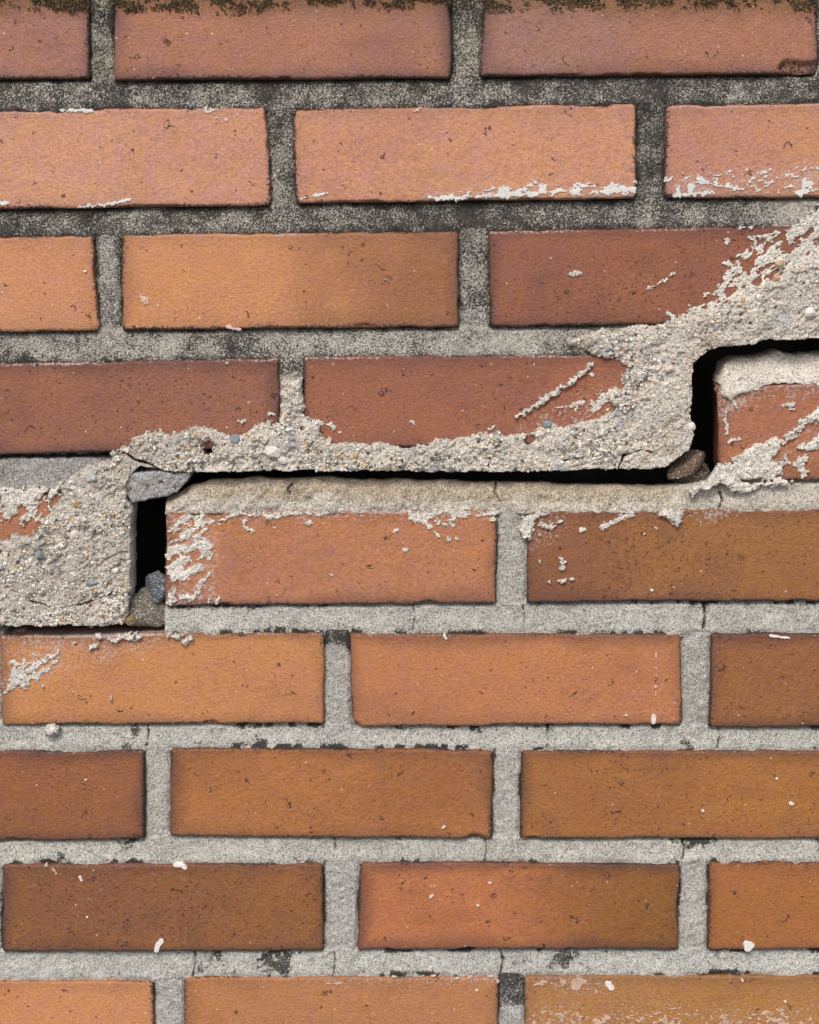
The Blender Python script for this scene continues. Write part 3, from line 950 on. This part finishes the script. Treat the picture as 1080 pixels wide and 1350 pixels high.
def crust(name, shapes, thick, soft, tint, dirt=0.0, res=0.0008, rough=0.0008, rough_wl=0.006, en=(0.0012, 0.006), clip=None, holes=(), skirt=0.004,
          base=0.0, seed=1, parent=WALL, mat=None, grain=None, grooves=(), var=None, lift=None, ang=35.0, aniso=1.0, split=False, crag=0.0, lw=1.0, specks='mortar_specks', pal=None, **kw):
    """a rough layer lying on the wall; shapes in photograph pixels:
       ('poly', pts) / ('line', pts, half width px) / ('frag', pts, density, wavelength px, stretch, angle)"""
    allp = [p for s in shapes for p in pts(s[1])]
    pad = 0.006
    x0 = min(p[0] for p in allp) - pad; x1 = max(p[0] for p in allp) + pad
    z0 = min(p[1] for p in allp) - pad; z1 = max(p[1] for p in allp) + pad
    X, Z = np.meshgrid(np.arange(x0, x1, res), np.arange(z1, z0, -res))
    mask = np.full(X.shape, -1.0)
    nz = en[0] * fbm(X, Z, en[1], 4, seed + 1, 0.7)
    for k, s in enumerate(shapes):
        if s[0] == 'poly':
            mk = poly_sd(X, Z, pts(s[1])) + nz
        elif s[0] == 'line':
            mk = s[2] * lw * PX - seg_dist(X, Z, pts(s[1])) + nz
        else:
            _, pp, dens, wl, st, an = s
            ca, sa = math.cos(R(an)), math.sin(R(an))
            U = X * ca + Z * sa; W = -X * sa + Z * ca
            n = fbm(U / st, W, wl * PX, 4, seed + 51 + k, 0.62)
            sd = poly_sd(X, Z, pts(pp))
            mk = np.minimum(sd + 2 * nz, (n - (1 - 2 * dens) + 0.15 * np.clip(sd / (14 * PX), -1, 1)) * wl * PX * 0.45)
        mask = np.maximum(mask, mk)
    for hpts in holes:
        mask = np.minimum(mask, -(poly_sd(X, Z, pts(hpts)) + 0.7 * nz))
    ok = mask > 0
    if clip is not None:
        cl = poly_sd(X, Z, pts(clip)) + 0.35 * en[0] * fbm(X, Z, 0.008, 4, seed + 3, 0.6)
        ok &= cl > 0
    prof = np.clip(mask / soft, 0, 1)
    prof = prof * (2 - prof)
    ca, sa = math.cos(R(ang)), math.sin(R(ang))
    U = (X * ca + Z * sa) / aniso; W = -X * sa + Z * ca
    h = thick * prof + rough * (fbm(U, W, rough_wl, 4, seed + 5, 0.6)) * (0.25 + 0.75 * prof) + 0.0003
    if crag:                                                # pressed flats between the torn hollows
        cap = thick + 0.0002 + 0.0016 * fbm(X, Z, 0.06, 2, seed + 65)
        h = np.where(h > cap, cap + 0.22 * (h - cap), h)
    if lift is not None:
        h = h + lift(X, Z)
    if crag:
        c_ = fbm(X, Z, 0.0042, 3, seed + 61, 0.6)
        h = h + crag * np.abs(c_) * prof - crag * 1.6 * sstep(0.35, 0.7, fbm(X, Z, 0.0065, 3, seed + 63, 0.6)) * prof
    dr = np.full(X.shape, float(dirt)) + 0.14 * fbm(X, Z, 0.02, 3, seed + 9)
    dr = dr + 0.30 * sstep(-0.05, -0.7, fbm(U, W, rough_wl, 4, seed + 5, 0.6))       # darker in the hollows of the torn face
    tn = np.ones(X.shape + (3,)) * lin(tint) * (1 + 0.10 * fbm(X, Z, 0.025, 3, seed + 11))[..., None]
    for gp, gw, gd in grooves:
        q = seg_dist(X, Z, pts(gp)) + 0.0006 * fbm(X, Z, 0.005, 3, seed + 25)
        h = h - gd * sstep(gw * PX, gw * PX * 0.3, q)
        dr = dr + 0.6 * sstep(gw * PX * 1.4, gw * PX * 0.4, q)
    if var is not None:
        tn = var(X, Z, tn)
    keep = ok[1:, :-1] & ok[1:, 1:] & ok[:-1, 1:] & ok[:-1, :-1]
    if keep.sum() == 0:
        return None
    Y = -(base + h + (face_relief(X, Z) if split else 0.0))
    pieces = [(name, keep, kw)]
    if split:
        pieces = []; rest = np.zeros(keep.shape, bool)
        for comp in islands(keep):
            ys, xs_ = np.nonzero(comp)
            size = max(np.ptp(ys), np.ptp(xs_)) * res / PX
            if size >= 8:
                pieces.append((name, comp, kw))
            elif comp.sum() >= 6:
                rest |= comp
        if rest.any():
            pieces.append((specks, rest, dict(kind='stuff')))
    ob = None
    for nm, kp, kws in pieces:
        ob = sheet(nm, X, Y, Z, kp, skirt, tn, dr, mat or M_MORTAR, parent, **kws)
        if grain:
            dens, rmin, rmax, where = grain
            g = np.random.default_rng(seed + 99)
            iy, ix = np.nonzero(kp)
            w = np.ones(len(iy)) if where is None else where(X[iy, ix], Z[iy, ix])
            n = max(1, int(dens * len(iy) * (res * 1000) ** 2))
            q = g.choice(len(iy), n, p=w / w.sum())
            pos = np.stack([X[iy[q], ix[q]] + g.uniform(-res, res, n), Y[iy[q], ix[q]] + g.uniform(-0.0002, 0.0004, n), Z[iy[q], ix[q]] + g.uniform(-res, res, n)], -1)
            grains('sand_grains', ob, pos, rmin, rmax, seed + 7, pal=PAL if pal is None else pal[0], palw=PALW if pal is None else pal[1])
    return ob


def islands(keep):
    lab = np.where(keep, np.arange(keep.size).reshape(keep.shape), keep.size)
    while True:
        n = lab.copy()
        n[1:] = np.minimum(n[1:], lab[:-1]); n[:-1] = np.minimum(n[:-1], lab[1:])
        n[:, 1:] = np.minimum(n[:, 1:], lab[:, :-1]); n[:, :-1] = np.minimum(n[:, :-1], lab[:, 1:])
        n = np.where(keep, n, keep.size)
        fl = np.append(n.ravel(), keep.size)
        n = np.where(keep, fl[n], keep.size)                 # jump towards the root
        if (n == lab).all():
            break
        lab = n
    for v in np.unique(lab[keep]):
        yield lab == v


# --- the big torn mortar layer along the upper lip of the crack
TORN = [(-70, 738), (0, 714), (20, 702), (42, 706), (56, 694), (66, 672), (84, 654), (80, 644), (96, 626), (118, 614), (148, 606), (156, 592), (176, 577), (202, 567),
        (236, 571), (266, 562), (288, 566), (310, 577), (330, 566), (346, 557), (366, 556), (371, 546), (371, 500), (398, 500), (402, 545), (428, 558), (424, 574),
        (446, 583), (482, 586), (502, 583), (522, 586), (545, 589), (570, 578), (600, 581), (640, 569), (662, 571), (702, 573), (716, 556), (728, 553), (742, 562),
        (772, 556), (790, 549), (806, 538), (800, 524), (822, 508), (812, 494), (828, 486), (806, 474), (782, 466), (752, 456), (744, 447), (772, 440), (802, 437),
        (832, 430), (872, 425), (890, 416), (926, 408), (950, 400), (972, 388), (998, 378), (1020, 366), (1044, 350), (1066, 338), (1090, 318), (1150, 300), (1150, 480),
        (900, 640), (200, 640), (190, 850), (-70, 850)]
CLIP = [(-70, 500), (300, 480), (700, 420), (1150, 200), (1150, 446), (1080, 446), (1002, 449), (992, 455), (946, 458), (926, 467), (912, 481), (910, 560), (914, 572),
        (908, 592), (880, 613), (858, 617), (800, 618), (700, 621), (600, 622), (500, 620), (400, 620), (340, 621), (262, 622), (214, 619), (186, 615),
        (172, 628), (166, 640), (168, 660), (175, 664), (173, 700), (174, 780), (170, 810), (163, 821), (130, 823), (90, 822), (40, 823), (-70, 824)]
gz = lambda py: float(at(540, py)[1])


def torn_lift(X, Z):
    left = sstep(gx(200), gx(150), X) * sstep(gz(640), gz(680), Z)
    low = sstep(gz(745), gz(810), Z)
    return 0.0035 * left - 0.003 * left * low * sstep(gx(70), gx(165), X) - 0.0018 * sstep(gx(60), gx(170), X) * sstep(gz(640), gz(612), Z) * sstep(gx(230), gx(170), X)


def torn_var(X, Z, tn):
    b = sstep(0.45, 0.75, fbm(X, Z, 0.022, 3, 501))[..., None] * 0.5
    tn = tn * (1 - b) + lin((150, 156, 160)) * b
    o = sstep(0.35, 0.8, fbm(X, Z, 0.03, 3, 511))[..., None] * 0.4
    tn = tn * (1 - o) + lin((204, 178, 146)) * o
    g_ = (sstep(gx(330), gx(160), X) * 0.35)[..., None]
    return tn * (1 - g_) + lin((176, 166, 148)) * g_


def torn_where(X, Z):
    w = 0.12 + 1.2 * sstep(-0.15, 0.6, fbm(X, Z, 0.018, 4, 521)) ** 1.5
    return w * (0.4 + 0.9 * sstep(gx(900), gx(780), X))


TORN_OB = crust('torn_mortar', [('poly', TORN)], 0.0032, 0.005, (226, 215, 197), 0.06, res=0.00060, rough=0.0038, rough_wl=0.012, en=(0.0030, 0.007), clip=CLIP,
      holes=[[(268, 584), (276, 580), (284, 588), (278, 598), (268, 600)], [(690, 582), (697, 572), (704, 580), (698, 592)]],
      skirt=0.03, seed=40, crag=0.0011, grain=(0.46, 0.0003, 0.0016, torn_where), var=torn_var, lift=torn_lift, aniso=1.5,
      grooves=[([(60, 602), (148, 601), (166, 596), (178, 606), (196, 611), (214, 620)], 1.6, 0.006),
               ([(815, 617), (822, 600), (846, 592), (858, 596)], 1.5, 0.004), ([(740, 607), (800, 598), (822, 600)], 1.2, 0.003),
               ([(40, 790), (80, 800), (120, 792), (150, 780)], 1.2, 0.002)])


def pebble(name, px, py, y, rx, rz, ry, colour, seed, parent=None, sub=3, facet=0.16, rot=0.0, mat=None, **kw):
    """an irregular stone; radii in photograph pixels"""
    import bmesh
    bm = bmesh.new()
    bmesh.ops.create_icosphere(bm, subdivisions=sub, radius=1.0)
    v = np.array([q.co[:] for q in bm.verts])
    f = np.array([[q.index for q in fa.verts] for fa in bm.faces])
    bm.free()
    g = np.random.default_rng(seed)
    for k in range(9):                              # cut flat facets
        n = g.normal(size=3); n /= np.linalg.norm(n)
        lim = g.uniform(0.62, 0.92) if parent else g.uniform(0.45, 0.85)
        d = v @ n
        v = v - np.maximum(d - lim, 0)[:, None] * n * 0.9
    v = v * (1 + (facet * 1.6 if parent else facet) * (fbm(v[:, 0] + 3, v[:, 2] + v[:, 1], 0.9, 4, seed, 0.6))[:, None])
    c, s = math.cos(rot), math.sin(rot)
    v = v * np.array([rx, ry, rz]) * PX
    v = np.stack([v[:, 0] * c - v[:, 2] * s, v[:, 1], v[:, 0] * s + v[:, 2] * c], -1)
    x, z = at(px, py, y)
    v = v + np.array([float(x), y, float(z)])
    shade = 1 + 0.16 * fbm(v[:, 0], v[:, 2], 0.006, 3, seed + 4)
    t = lin(colour)[None] * shade[:, None]
    return link(name, mesh_from(name, v, f, {'tint': t}, smooth=parent is None), mat or (M_GRAIN if parent else M_MORTAR), parent, **kw)


W_, O_, B_, P_, K_ = (232, 222, 212), (204, 172, 134), (146, 150, 153), (224, 204, 188), (110, 108, 106)
AGG = [(93, 735, 6, 6, W_), (99, 706, 7, 10, P_), (118, 733, 5, 9, P_), (52, 732, 6, 7, B_), (122, 769, 9, 4, B_), (17, 781, 4, 4, O_), (121, 664, 5, 4, O_), (101, 666, 5, 5, (160, 124, 76)),
       (46, 715, 6, 4, P_), (158, 735, 4, 4, O_), (152, 752, 5, 5, W_), (144, 793, 4, 4, W_), (97, 643, 4, 4, W_), (120, 630, 11, 9, (186, 186, 178)), (8, 737, 5, 5, P_), (75, 750, 5, 4, W_),
       (360, 595, 12, 9, W_), (374, 607, 9, 6, W_), (343, 574, 7, 5, P_), (310, 579, 8, 7, B_), (320, 588, 5, 4, O_), (248, 590, 5, 5, O_), (259, 573, 5, 4, O_), (222, 586, 9, 4, B_), (204, 582, 5, 5, B_),
       (470, 601, 5, 5, (186, 156, 110)), (505, 602, 5, 4, P_), (534, 602, 4, 6, O_), (553, 615, 4, 4, O_), (487, 596, 3, 5, B_), (570, 603, 4, 5, K_), (610, 597, 5, 5, W_), (646, 590, 5, 4, P_),
       (686, 595, 5, 4, O_), (710, 573, 6, 6, W_), (710, 588, 7, 5, W_), (722, 559, 7, 6, B_), (678, 604, 6, 5, P_), (764, 586, 5, 4, W_), (829, 560, 4, 4, O_), (831, 583, 5, 3, O_), (862, 523, 5, 4, W_),
       (882, 486, 8, 6, P_), (894, 512, 5, 4, P_), (878, 506, 5, 4, W_), (893, 490, 5, 6, P_), (980, 396, 5, 5, O_), (976, 409, 6, 4, P_), (988, 411, 5, 5, P_), (1069, 412, 10, 8, W_), (1024, 367, 5, 4, O_),
       (1028, 347, 6, 5, (208, 180, 144)), (1000, 392, 5, 5, W_), (1073, 362, 5, 4, O_), (1044, 418, 5, 4, P_), (930, 440, 5, 4, P_), (912, 562, 5, 6, W_)]
bpy.context.view_layer.update()
for k, (px, py, rx, rz, c) in enumerate(AGG):
    dep = -0.0022 - (0.003 if px < 180 and py > 650 else 0)
    pebble('pebble', px, py, dep, rx, rz, min(rx, rz) * 1.0, c, 700 + k, parent=TORN_OB, sub=2, rot=rng.uniform(-.6, .6))

# --- mortar still lying on top of the displaced brick
SLAB = [(951, 520), (949, 500), (958, 482), (975, 473), (1010, 474), (1036, 466), (1060, 470), (1100, 468), (1400, 462), (1400, 500), (1120, 504), (1060, 508), (1030, 507),
        (1000, 513), (975, 521), (962, 528)]


def slab_lift(X, Z):
    return -0.016 * sstep(gz(506), gz(468), Z) - 0.003 * sstep(gz(520), gz(500), Z)


crust('bed_mortar', [('poly', SLAB)], 0.0022, 0.003, (234, 222, 204), 0.0, res=0.0008, rough=0.0012, rough_wl=0.012, en=(0.0014, 0.012), skirt=0.03, seed=60,
      lift=slab_lift, ang=14, aniso=3.0, grain=(0.05, 0.0004, 0.0011, None))

# --- splashes and smears on the brick faces
SPL = (244, 234, 218)
PALE = (np.array([(244, 236, 222), (232, 218, 198), (200, 196, 188), (222, 190, 150), (250, 246, 238)], float), np.array([.45, .25, .12, .06, .12]))
GR = (0.12, 0.0003, 0.0009, None)


def splash(shapes, seed, thick=0.0009, **kw):
    a = dict(soft=0.0022, dirt=-0.25, res=0.00052, rough=0.0005, rough_wl=0.0035, en=(0.0025, 0.0032), skirt=0.004, grain=GR, lw=0.85)
    a.update(kw)
    tint = a.pop('tint', SPL)
    return crust('mortar_splash', shapes, thick, a.pop('soft'), tint, a.pop('dirt'), seed=seed, split=True, pal=PALE, **a)


# fringe of the torn layer over the dark brick, upper right
splash([('frag', [(885, 425), (925, 396), (955, 362), (990, 322), (1010, 308), (1090, 285), (1090, 352), (1030, 372), (960, 408)], .54, 9, 2.0, 38),
        ('frag', [(1040, 300), (1090, 262), (1110, 262), (1110, 330), (1060, 330)], .60, 9, 1.6, 38),
        ('line', [(928, 392), (944, 380), (962, 364)], 2.2), ('line', [(957, 379), (975, 368), (984, 360)], 2.2), ('line', [(990, 359), (1008, 348), (1030, 334)], 3),
        ('line', [(988, 312), (1002, 313), (1024, 306)], 3.5), ('line', [(958, 315), (960, 322)], 4.5), ('line', [(972, 338), (984, 334)], 3), ('line', [(956, 346), (966, 350)], 4),
        ('line', [(882, 413), (890, 420), (886, 428)], 4), ('line', [(978, 300), (990, 299)], 3.5)], 70)
splash([('line', [(857, 379), (874, 371), (889, 361)], 2.6), ('line', [(754, 361), (764, 360)], 5.5), ('line', [(745, 353), (747, 354)], 2), ('line', [(876, 381), (878, 382)], 1.8)], 71)
# the long streak and the dabs on the brick beside the gap
splash([('line', [(682, 548), (704, 536), (724, 524), (742, 511), (758, 500), (779, 482)], 4.2)], 72, thick=0.003)
splash([('line', [(731, 538), (740, 538)], 2.4), ('line', [(748, 535), (760, 533), (770, 530)], 3), ('line', [(760, 540), (763, 546)], 2.6),
        ('frag', [(776, 530), (800, 515), (840, 498), (830, 530), (800, 545), (780, 548)], .6, 12, 1.8, 30), ('line', [(780, 494), (786, 492)], 4), ('line', [(773, 503), (775, 502)], 2)], 73)
# crumbs along the torn edge of the middle bricks
splash([('line', [(418, 556), (436, 559), (440, 563)], 4), ('line', [(447, 569), (453, 569)], 2), ('line', [(542, 556), (546, 557)], 2.5), ('line', [(577, 570), (580, 577)], 2),
        ('line', [(523, 577), (526, 578)], 2.5), ('line', [(314, 556), (326, 555)], 2.5), ('line', [(357, 547), (361, 547)], 3), ('line', [(643, 566), (651, 564)], 3.5), ('line', [(300, 480), (301, 481)], 1.5)], 74)
# left window of bare brick in the torn mortar
splash([('frag', [(-10, 642), (80, 640), (84, 660), (50, 690), (20, 690), (-10, 680)], .62, 12, 1.5, 60), ('line', [(0, 650), (20, 646), (44, 650), (60, 646)], 5)], 75, thick=0.002)
# the displaced brick: broad diagonal smear
splash([('poly', [(905, 648), (917, 638), (930, 630), (945, 613), (962, 610), (975, 596), (1003, 585), (1025, 578), (1040, 566), (1062, 550), (1090, 534), (1090, 552), (1070, 560),
                  (1052, 574), (1034, 580), (1030, 596), (1018, 606), (1030, 618), (1024, 628), (1040, 632), (1036, 638), (1008, 642), (985, 648), (962, 646), (955, 636), (940, 640), (925, 648), (912, 651)]),
        ('frag', [(1000, 620), (1040, 600), (1062, 600), (1066, 630), (1030, 634)], .5, 12, 1.5, 40), ('frag', [(1050, 590), (1090, 570), (1090, 590), (1060, 598)], .55, 10, 2, 25)],
       76, thick=0.0024, soft=0.003, rough=0.0014, rough_wl=0.005, en=(0.0032, 0.0048), holes=[[(975, 634), (1000, 630), (1018, 634), (1000, 638)]], lift=lambda X, Z: 0.003 * sstep(gx(985), gx(955), X))
splash([('line', [(958, 540), (957, 556), (960, 566), (957, 574)], 2.6), ('line', [(960, 584), (966, 580), (975, 579)], 2.2), ('line', [(966, 528), (972, 536)], 3.5), ('line', [(1032, 534), (1044, 534)], 4),
        ('line', [(1040, 541), (1047, 540)], 1.6), ('line', [(984, 516), (1010, 508)], 2), ('line', [(962, 512), (966, 524)], 4)], 77)
# left end of the brick below the crack
splash([('frag', [(219, 678), (262, 676), (278, 700), (282, 728), (268, 770), (255, 795), (219, 798)], .46, 8, 2.0, 32),
        ('line', [(226, 716), (246, 706), (264, 692), (266, 676), (258, 672)], 4.5), ('line', [(222, 704), (230, 694), (243, 687)], 4), ('line', [(266, 690), (290, 687), (312, 678)], 4),
        ('line', [(224, 724), (240, 724)], 5), ('line', [(222, 748), (236, 740), (250, 735)], 6), ('line', [(230, 762), (250, 756), (266, 748)], 7), ('line', [(226, 795), (240, 788), (256, 788), (266, 768), (276, 758)], 4.2),
        ('line', [(246, 722), (262, 718), (276, 716), (280, 726)], 4.5)], 78)
splash([('line', [(312, 677), (350, 680)], 3), ('line', [(352, 682), (382, 677), (420, 678), (452, 674)], 4.2), ('line', [(320, 686), (324, 696), (332, 700)], 4.5), ('line', [(402, 692), (408, 690)], 4),
        ('line', [(362, 696), (366, 697)], 2.5), ('line', [(379, 744), (380, 746)], 3.4), ('line', [(437, 758), (438, 759)], 2), ('line', [(286, 794), (288, 790)], 2.5), ('line', [(275, 794), (277, 792)], 3)], 79)
splash([('frag', [(536, 672), (620, 671), (616, 684), (566, 692), (545, 690)], .6, 8, 1.6, 10), ('line', [(548, 682), (560, 688), (568, 696)], 5), ('line', [(572, 702), (578, 706)], 4), ('line', [(590, 711), (593, 714)], 3.5),
        ('line', [(602, 711), (603, 711)], 2.5), ('line', [(584, 690), (598, 693)], 2.6), ('line', [(531, 725), (537, 726)], 3.5), ('line', [(522, 701), (524, 700)], 3), ('line', [(630, 680), (655, 676)], 4), ('line', [(648, 684), (651, 686)], 3)], 80)
splash([('poly', [(682, 700), (690, 684), (700, 676), (712, 674), (708, 686), (704, 692), (704, 704), (698, 714), (688, 708)]), ('line', [(704, 682), (722, 676)], 4), ('line', [(714, 692), (726, 698), (730, 694)], 4.5),
        ('line', [(734, 690), (742, 687)], 3), ('line', [(711, 705), (712, 706)], 2), ('line', [(738, 734), (742, 742), (742, 750)], 3.5), ('line', [(724, 766), (725, 766)], 2.5), ('line', [(738, 765), (744, 766)], 3), ('line', [(754, 764), (757, 764)], 2.5), ('line', [(710, 740), (712, 741)], 2)], 81, thick=0.0026)
splash([('line', [(794, 694), (808, 692), (818, 683), (834, 677)], 4.4), ('line', [(766, 700), (770, 698)], 2.5), ('line', [(867, 697), (869, 697)], 2.5), ('line', [(860, 778), (862, 779)], 2.5), ('line', [(844, 706), (850, 705)], 1.8), ('line', [(782, 679), (783, 678)], 2.5)], 82)
splash([('poly', [(864, 682), (868, 672), (886, 670), (902, 672), (902, 684), (894, 694), (884, 690), (878, 684)])], 83, thick=0.0045, soft=0.004)
# brick under the crack's foot
splash([('frag', [(4, 915), (10, 880), (40, 866), (78, 854), (82, 868), (60, 890), (30, 908)], .5, 8, 1.8, 38), ('line', [(6, 913), (20, 902), (36, 886), (54, 876), (76, 860)], 3.6), ('line', [(40, 896), (58, 884)], 3), ('line', [(14, 872), (20, 874)], 4)], 84)
splash([('line', [(118, 856), (128, 850), (132, 840), (130, 838)], 4), ('line', [(144, 840), (152, 846), (160, 840), (172, 838), (184, 840)], 5), ('line', [(56, 903), (58, 904)], 2), ('line', [(98, 848), (102, 850)], 2), ('line', [(148, 918), (145, 921)], 1.6)], 85, thick=0.003)
splash([('line', [(224, 838), (236, 840), (240, 838)], 4), ('line', [(244, 846), (252, 842)], 6)], 86, thick=0.004, soft=0.004)
splash([('poly', [(54, 962), (62, 958), (74, 953), (82, 958), (78, 966), (66, 970), (58, 967)])], 87, thick=0.0045, soft=0.004)

# --- lime and paint: thin white films
LW = (226, 222, 214)


def film(name, shapes, seed, tint=LW, thick=0.00028, **kw):
    a = dict(res=0.0005, rough=0.00012, rough_wl=0.004, en=(0.0018, 0.0028), skirt=0.003, grain=None)
    a.update(kw)
    return crust(name, shapes, thick, 0.0007, tint, 0.0, seed=seed, mat=M_LIME, split=True, specks='lime_specks', **a)


film('lime_smear', [('frag', [(545, 264), (600, 252), (660, 246), (680, 242), (705, 238), (740, 248), (780, 238), (838, 242), (836, 258), (700, 261), (600, 265)], .52, 5, 1.8, 4),
                    ('line', [(575, 262), (610, 260), (650, 258), (700, 256), (720, 254)], 2.6), ('line', [(712, 243), (713, 256)], 3), ('line', [(800, 252), (820, 250), (834, 252)], 4)], 90)
film('lime_smear', [('frag', [(874, 232), (1085, 216), (1085, 256), (960, 258), (878, 262)], .36, 4, 2.0, 6), ('line', [(890, 258), (912, 256), (940, 254)], 3), ('line', [(878, 234), (881, 240)], 3), ('line', [(920, 236), (932, 240)], 3.5),
                    ('line', [(1052, 256), (1062, 252)], 4)], 91)
film('lime_smear', [('line', [(106, 273), (140, 270), (172, 264)], 2.0), ('line', [(80, 146), (122, 146)], 2.4), ('frag', [(270, 142), (300, 142), (300, 162), (272, 156)], .45, 9, 1.2, 20), ('line', [(0, 268), (12, 268)], 2.5),
                    ('line', [(398, 262), (420, 257), (432, 254)], 1.6)], 92)
film('lime_smear', [('frag', [(544, 136), (562, 136), (560, 148), (546, 148)], .55, 8, 1.2, 20), ('line', [(298, 430), (316, 434)], 2.5), ('frag', [(184, 390), (198, 390), (198, 404), (184, 404)], .35, 6, 1.5, 50)], 93, tint=(226, 196, 176))
film('lime_smear', [('frag', [(560, 1288), (660, 1286), (660, 1297), (600, 1294)], .4, 10, 2, 3), ('frag', [(410, 1290), (540, 1288), (538, 1300), (420, 1298)], .35, 10, 2, 3)], 94, tint=(214, 186, 168))
film('lime_smear', [('frag', [(692, 1330), (800, 1338), (880, 1326), (980, 1334), (1085, 1326), (1085, 1365), (692, 1365)], .36, 5, 1.3, 3), ('frag', [(735, 1288), (790, 1286), (786, 1308), (742, 1306)], .50, 7, 1.3, 70),
                    ('frag', [(694, 1290), (725, 1290), (722, 1304), (700, 1302)], .4, 10, 1.4, 40)], 95, tint=(206, 172, 148))
film('lime_smear', [('line', [(60, 1140), (70, 1144), (74, 1150)], 1.4), ('frag', [(394, 986), (440, 984), (438, 994), (396, 994)], .4, 8, 2, 3), ('line', [(865, 840), (866, 880), (864, 930)], 0.7)], 96, tint=(214, 186, 168))


def fleck(shapes, seed):
    film('paint_fleck', shapes, seed, tint=(236, 226, 214), thick=0.0009, en=(0.0006, 0.003))


for k, s in enumerate([[(207, 1252), (209, 1244), (213, 1240)], [(232, 1140), (240, 1140), (244, 1143)], [(106, 1156), (108, 1160)], [(115, 1208), (116, 1208)], [(630, 1193), (631, 1194)], [(567, 1183), (570, 1180)],
                       [(645, 1163), (647, 1163)], [(984, 1244), (990, 1246), (986, 1250)], [(1043, 1059), (1045, 1060)], [(926, 1069), (927, 1069)], [(1024, 1027), (1025, 1027)], [(584, 1091), (586, 1089)],
                       [(862, 944), (862, 952)], [(825, 943), (826, 943)], [(586, 836), (588, 842)], [(802, 1297), (806, 1302)], [(978, 1292), (979, 1293)], [(1035, 1320), (1036, 1320)], [(713, 1034), (714, 1034)], [(1015, 838), (1040, 841)],
                       [(113, 1028), (114, 1028)], [(112, 358), (113, 358)], [(628, 1305), (629, 1305)]]):
    wdt = {0: 4, 1: 4, 7: 5.5, 8: 3.2, 12: 3.5, 15: 5}.get(k, 2.1)
    fleck([('line', s, wdt)], 600 + 3 * k)

# --- moss along the top course (its own thing: it grows on the wall)
gm = np.random.default_rng(77)
n_ = 110000
mpx = gm.uniform(-60, 1120, n_); mpy = gm.uniform(-24, 46, n_)
mx, mz = at(mpx, mpy)
edge_y = 9 + 9 * fbm(mx, 0 * mx, 0.07, 3, 5) + 12 * np.exp(-((mpx - 320) / 70.0) ** 2) + 7 * np.exp(-((mpx - 60) / 40.0) ** 2) + 8 * np.exp(-((mpx - 970) / 30.0) ** 2)
lik = np.clip((edge_y - mpy) / 16.0 + 0.30, 0, 1) * sstep(-0.40, 0.40, fbm(mx * 0.7, mz, 0.009, 4, 15, 0.65)) * np.clip((mpy + 14) / 12.0, 0.35, 1)
on_brick = ((mpx > -60) & (mpx < 116)) | ((mpx > 152) & (mpx < 594)) | ((mpx > 642) & (mpx < 1078))
lik = np.where(on_brick, lik, lik * 0.25)
pick = gm.random(n_) < lik * 0.8
mx, mz = mx[pick], mz[pick]
lumps = fbm(mx, mz, 0.008, 3, 25)
mpos = np.stack([mx, -0.0005 - 0.0005 * np.clip(lumps, -0.3, 1) - gm.uniform(0, 0.0005, len(mx)), mz], -1)
MP = np.array([(66, 56, 38), (90, 76, 44), (112, 94, 54), (48, 42, 34), (134, 102, 64), (80, 78, 46)], float)
moss = grains('moss', None, mpos, 0.00025, 0.0010, 78, pal=MP, palw=np.array([.3, .25, .12, .18, .07, .08]))
moss['label'] = 'dark olive moss creeping along the top row of bricks'
moss['category'] = 'moss'

# ------------------------------------------------------------------ loose pieces lying in the crack
M_CH = [('poly', [(163, 630), (172, 624), (200, 621), (253, 622), (251, 630), (238, 645), (224, 655), (200, 658), (186, 662), (174, 664), (164, 650)])]
crust('mortar_chunk', M_CH, 0.0015, 0.002, (180, 177, 171), 0.30, res=0.0006, rough=0.0013, rough_wl=0.006, en=(0.0007, 0.004), skirt=0.03, base=-0.0006, seed=130, parent=None,
      label='grey broken mortar chunk wedged over the narrow upright gap at left', cat='mortar chunk')
pebble('pebble', 206, 771, 0.012, 20, 27, 20, (113, 119, 125), 801, sub=4, facet=0.10, label='round blue-grey pebble lodged in the left upright gap', cat='pebble')
pebble('stone', 194, 803, 0.014, 35, 26, 28, (134, 122, 106), 811, sub=4, facet=0.2, rot=-0.5, label='rough brown-grey stone under the blue-grey pebble in the gap', cat='stone')
pebble('pebble', 174, 818, 0.0, 10, 8, 9, (168, 138, 90), 821, sub=3, label='small ochre pebble at the foot of the left upright gap', cat='pebble')
pebble('mortar_crumb', 121, 825, -0.001, 4, 3.4, 4, (210, 196, 176), 831, sub=2, label='tiny pale crumb on the brick ledge, left of a larger crumb', cat='crumb')
pebble('mortar_crumb', 137, 823.5, 0.0, 7, 4.6, 6, (190, 172, 150), 841, sub=3, label='larger beige crumb on the brick ledge below torn mortar', cat='crumb')
pebble('stone', 898, 614, 0.016, 34, 19, 28, (128, 102, 82), 851, sub=4, facet=0.2, rot=0.7, label='brown wedge-shaped stone jammed at the foot of the right gap', cat='stone')
pebble('stone', 914, 628, 0.024, 30, 17, 26, (112, 98, 84), 861, sub=4, facet=0.2, rot=0.3, label='dull grey-brown stone behind the pale mortar smear in the right gap', cat='stone')
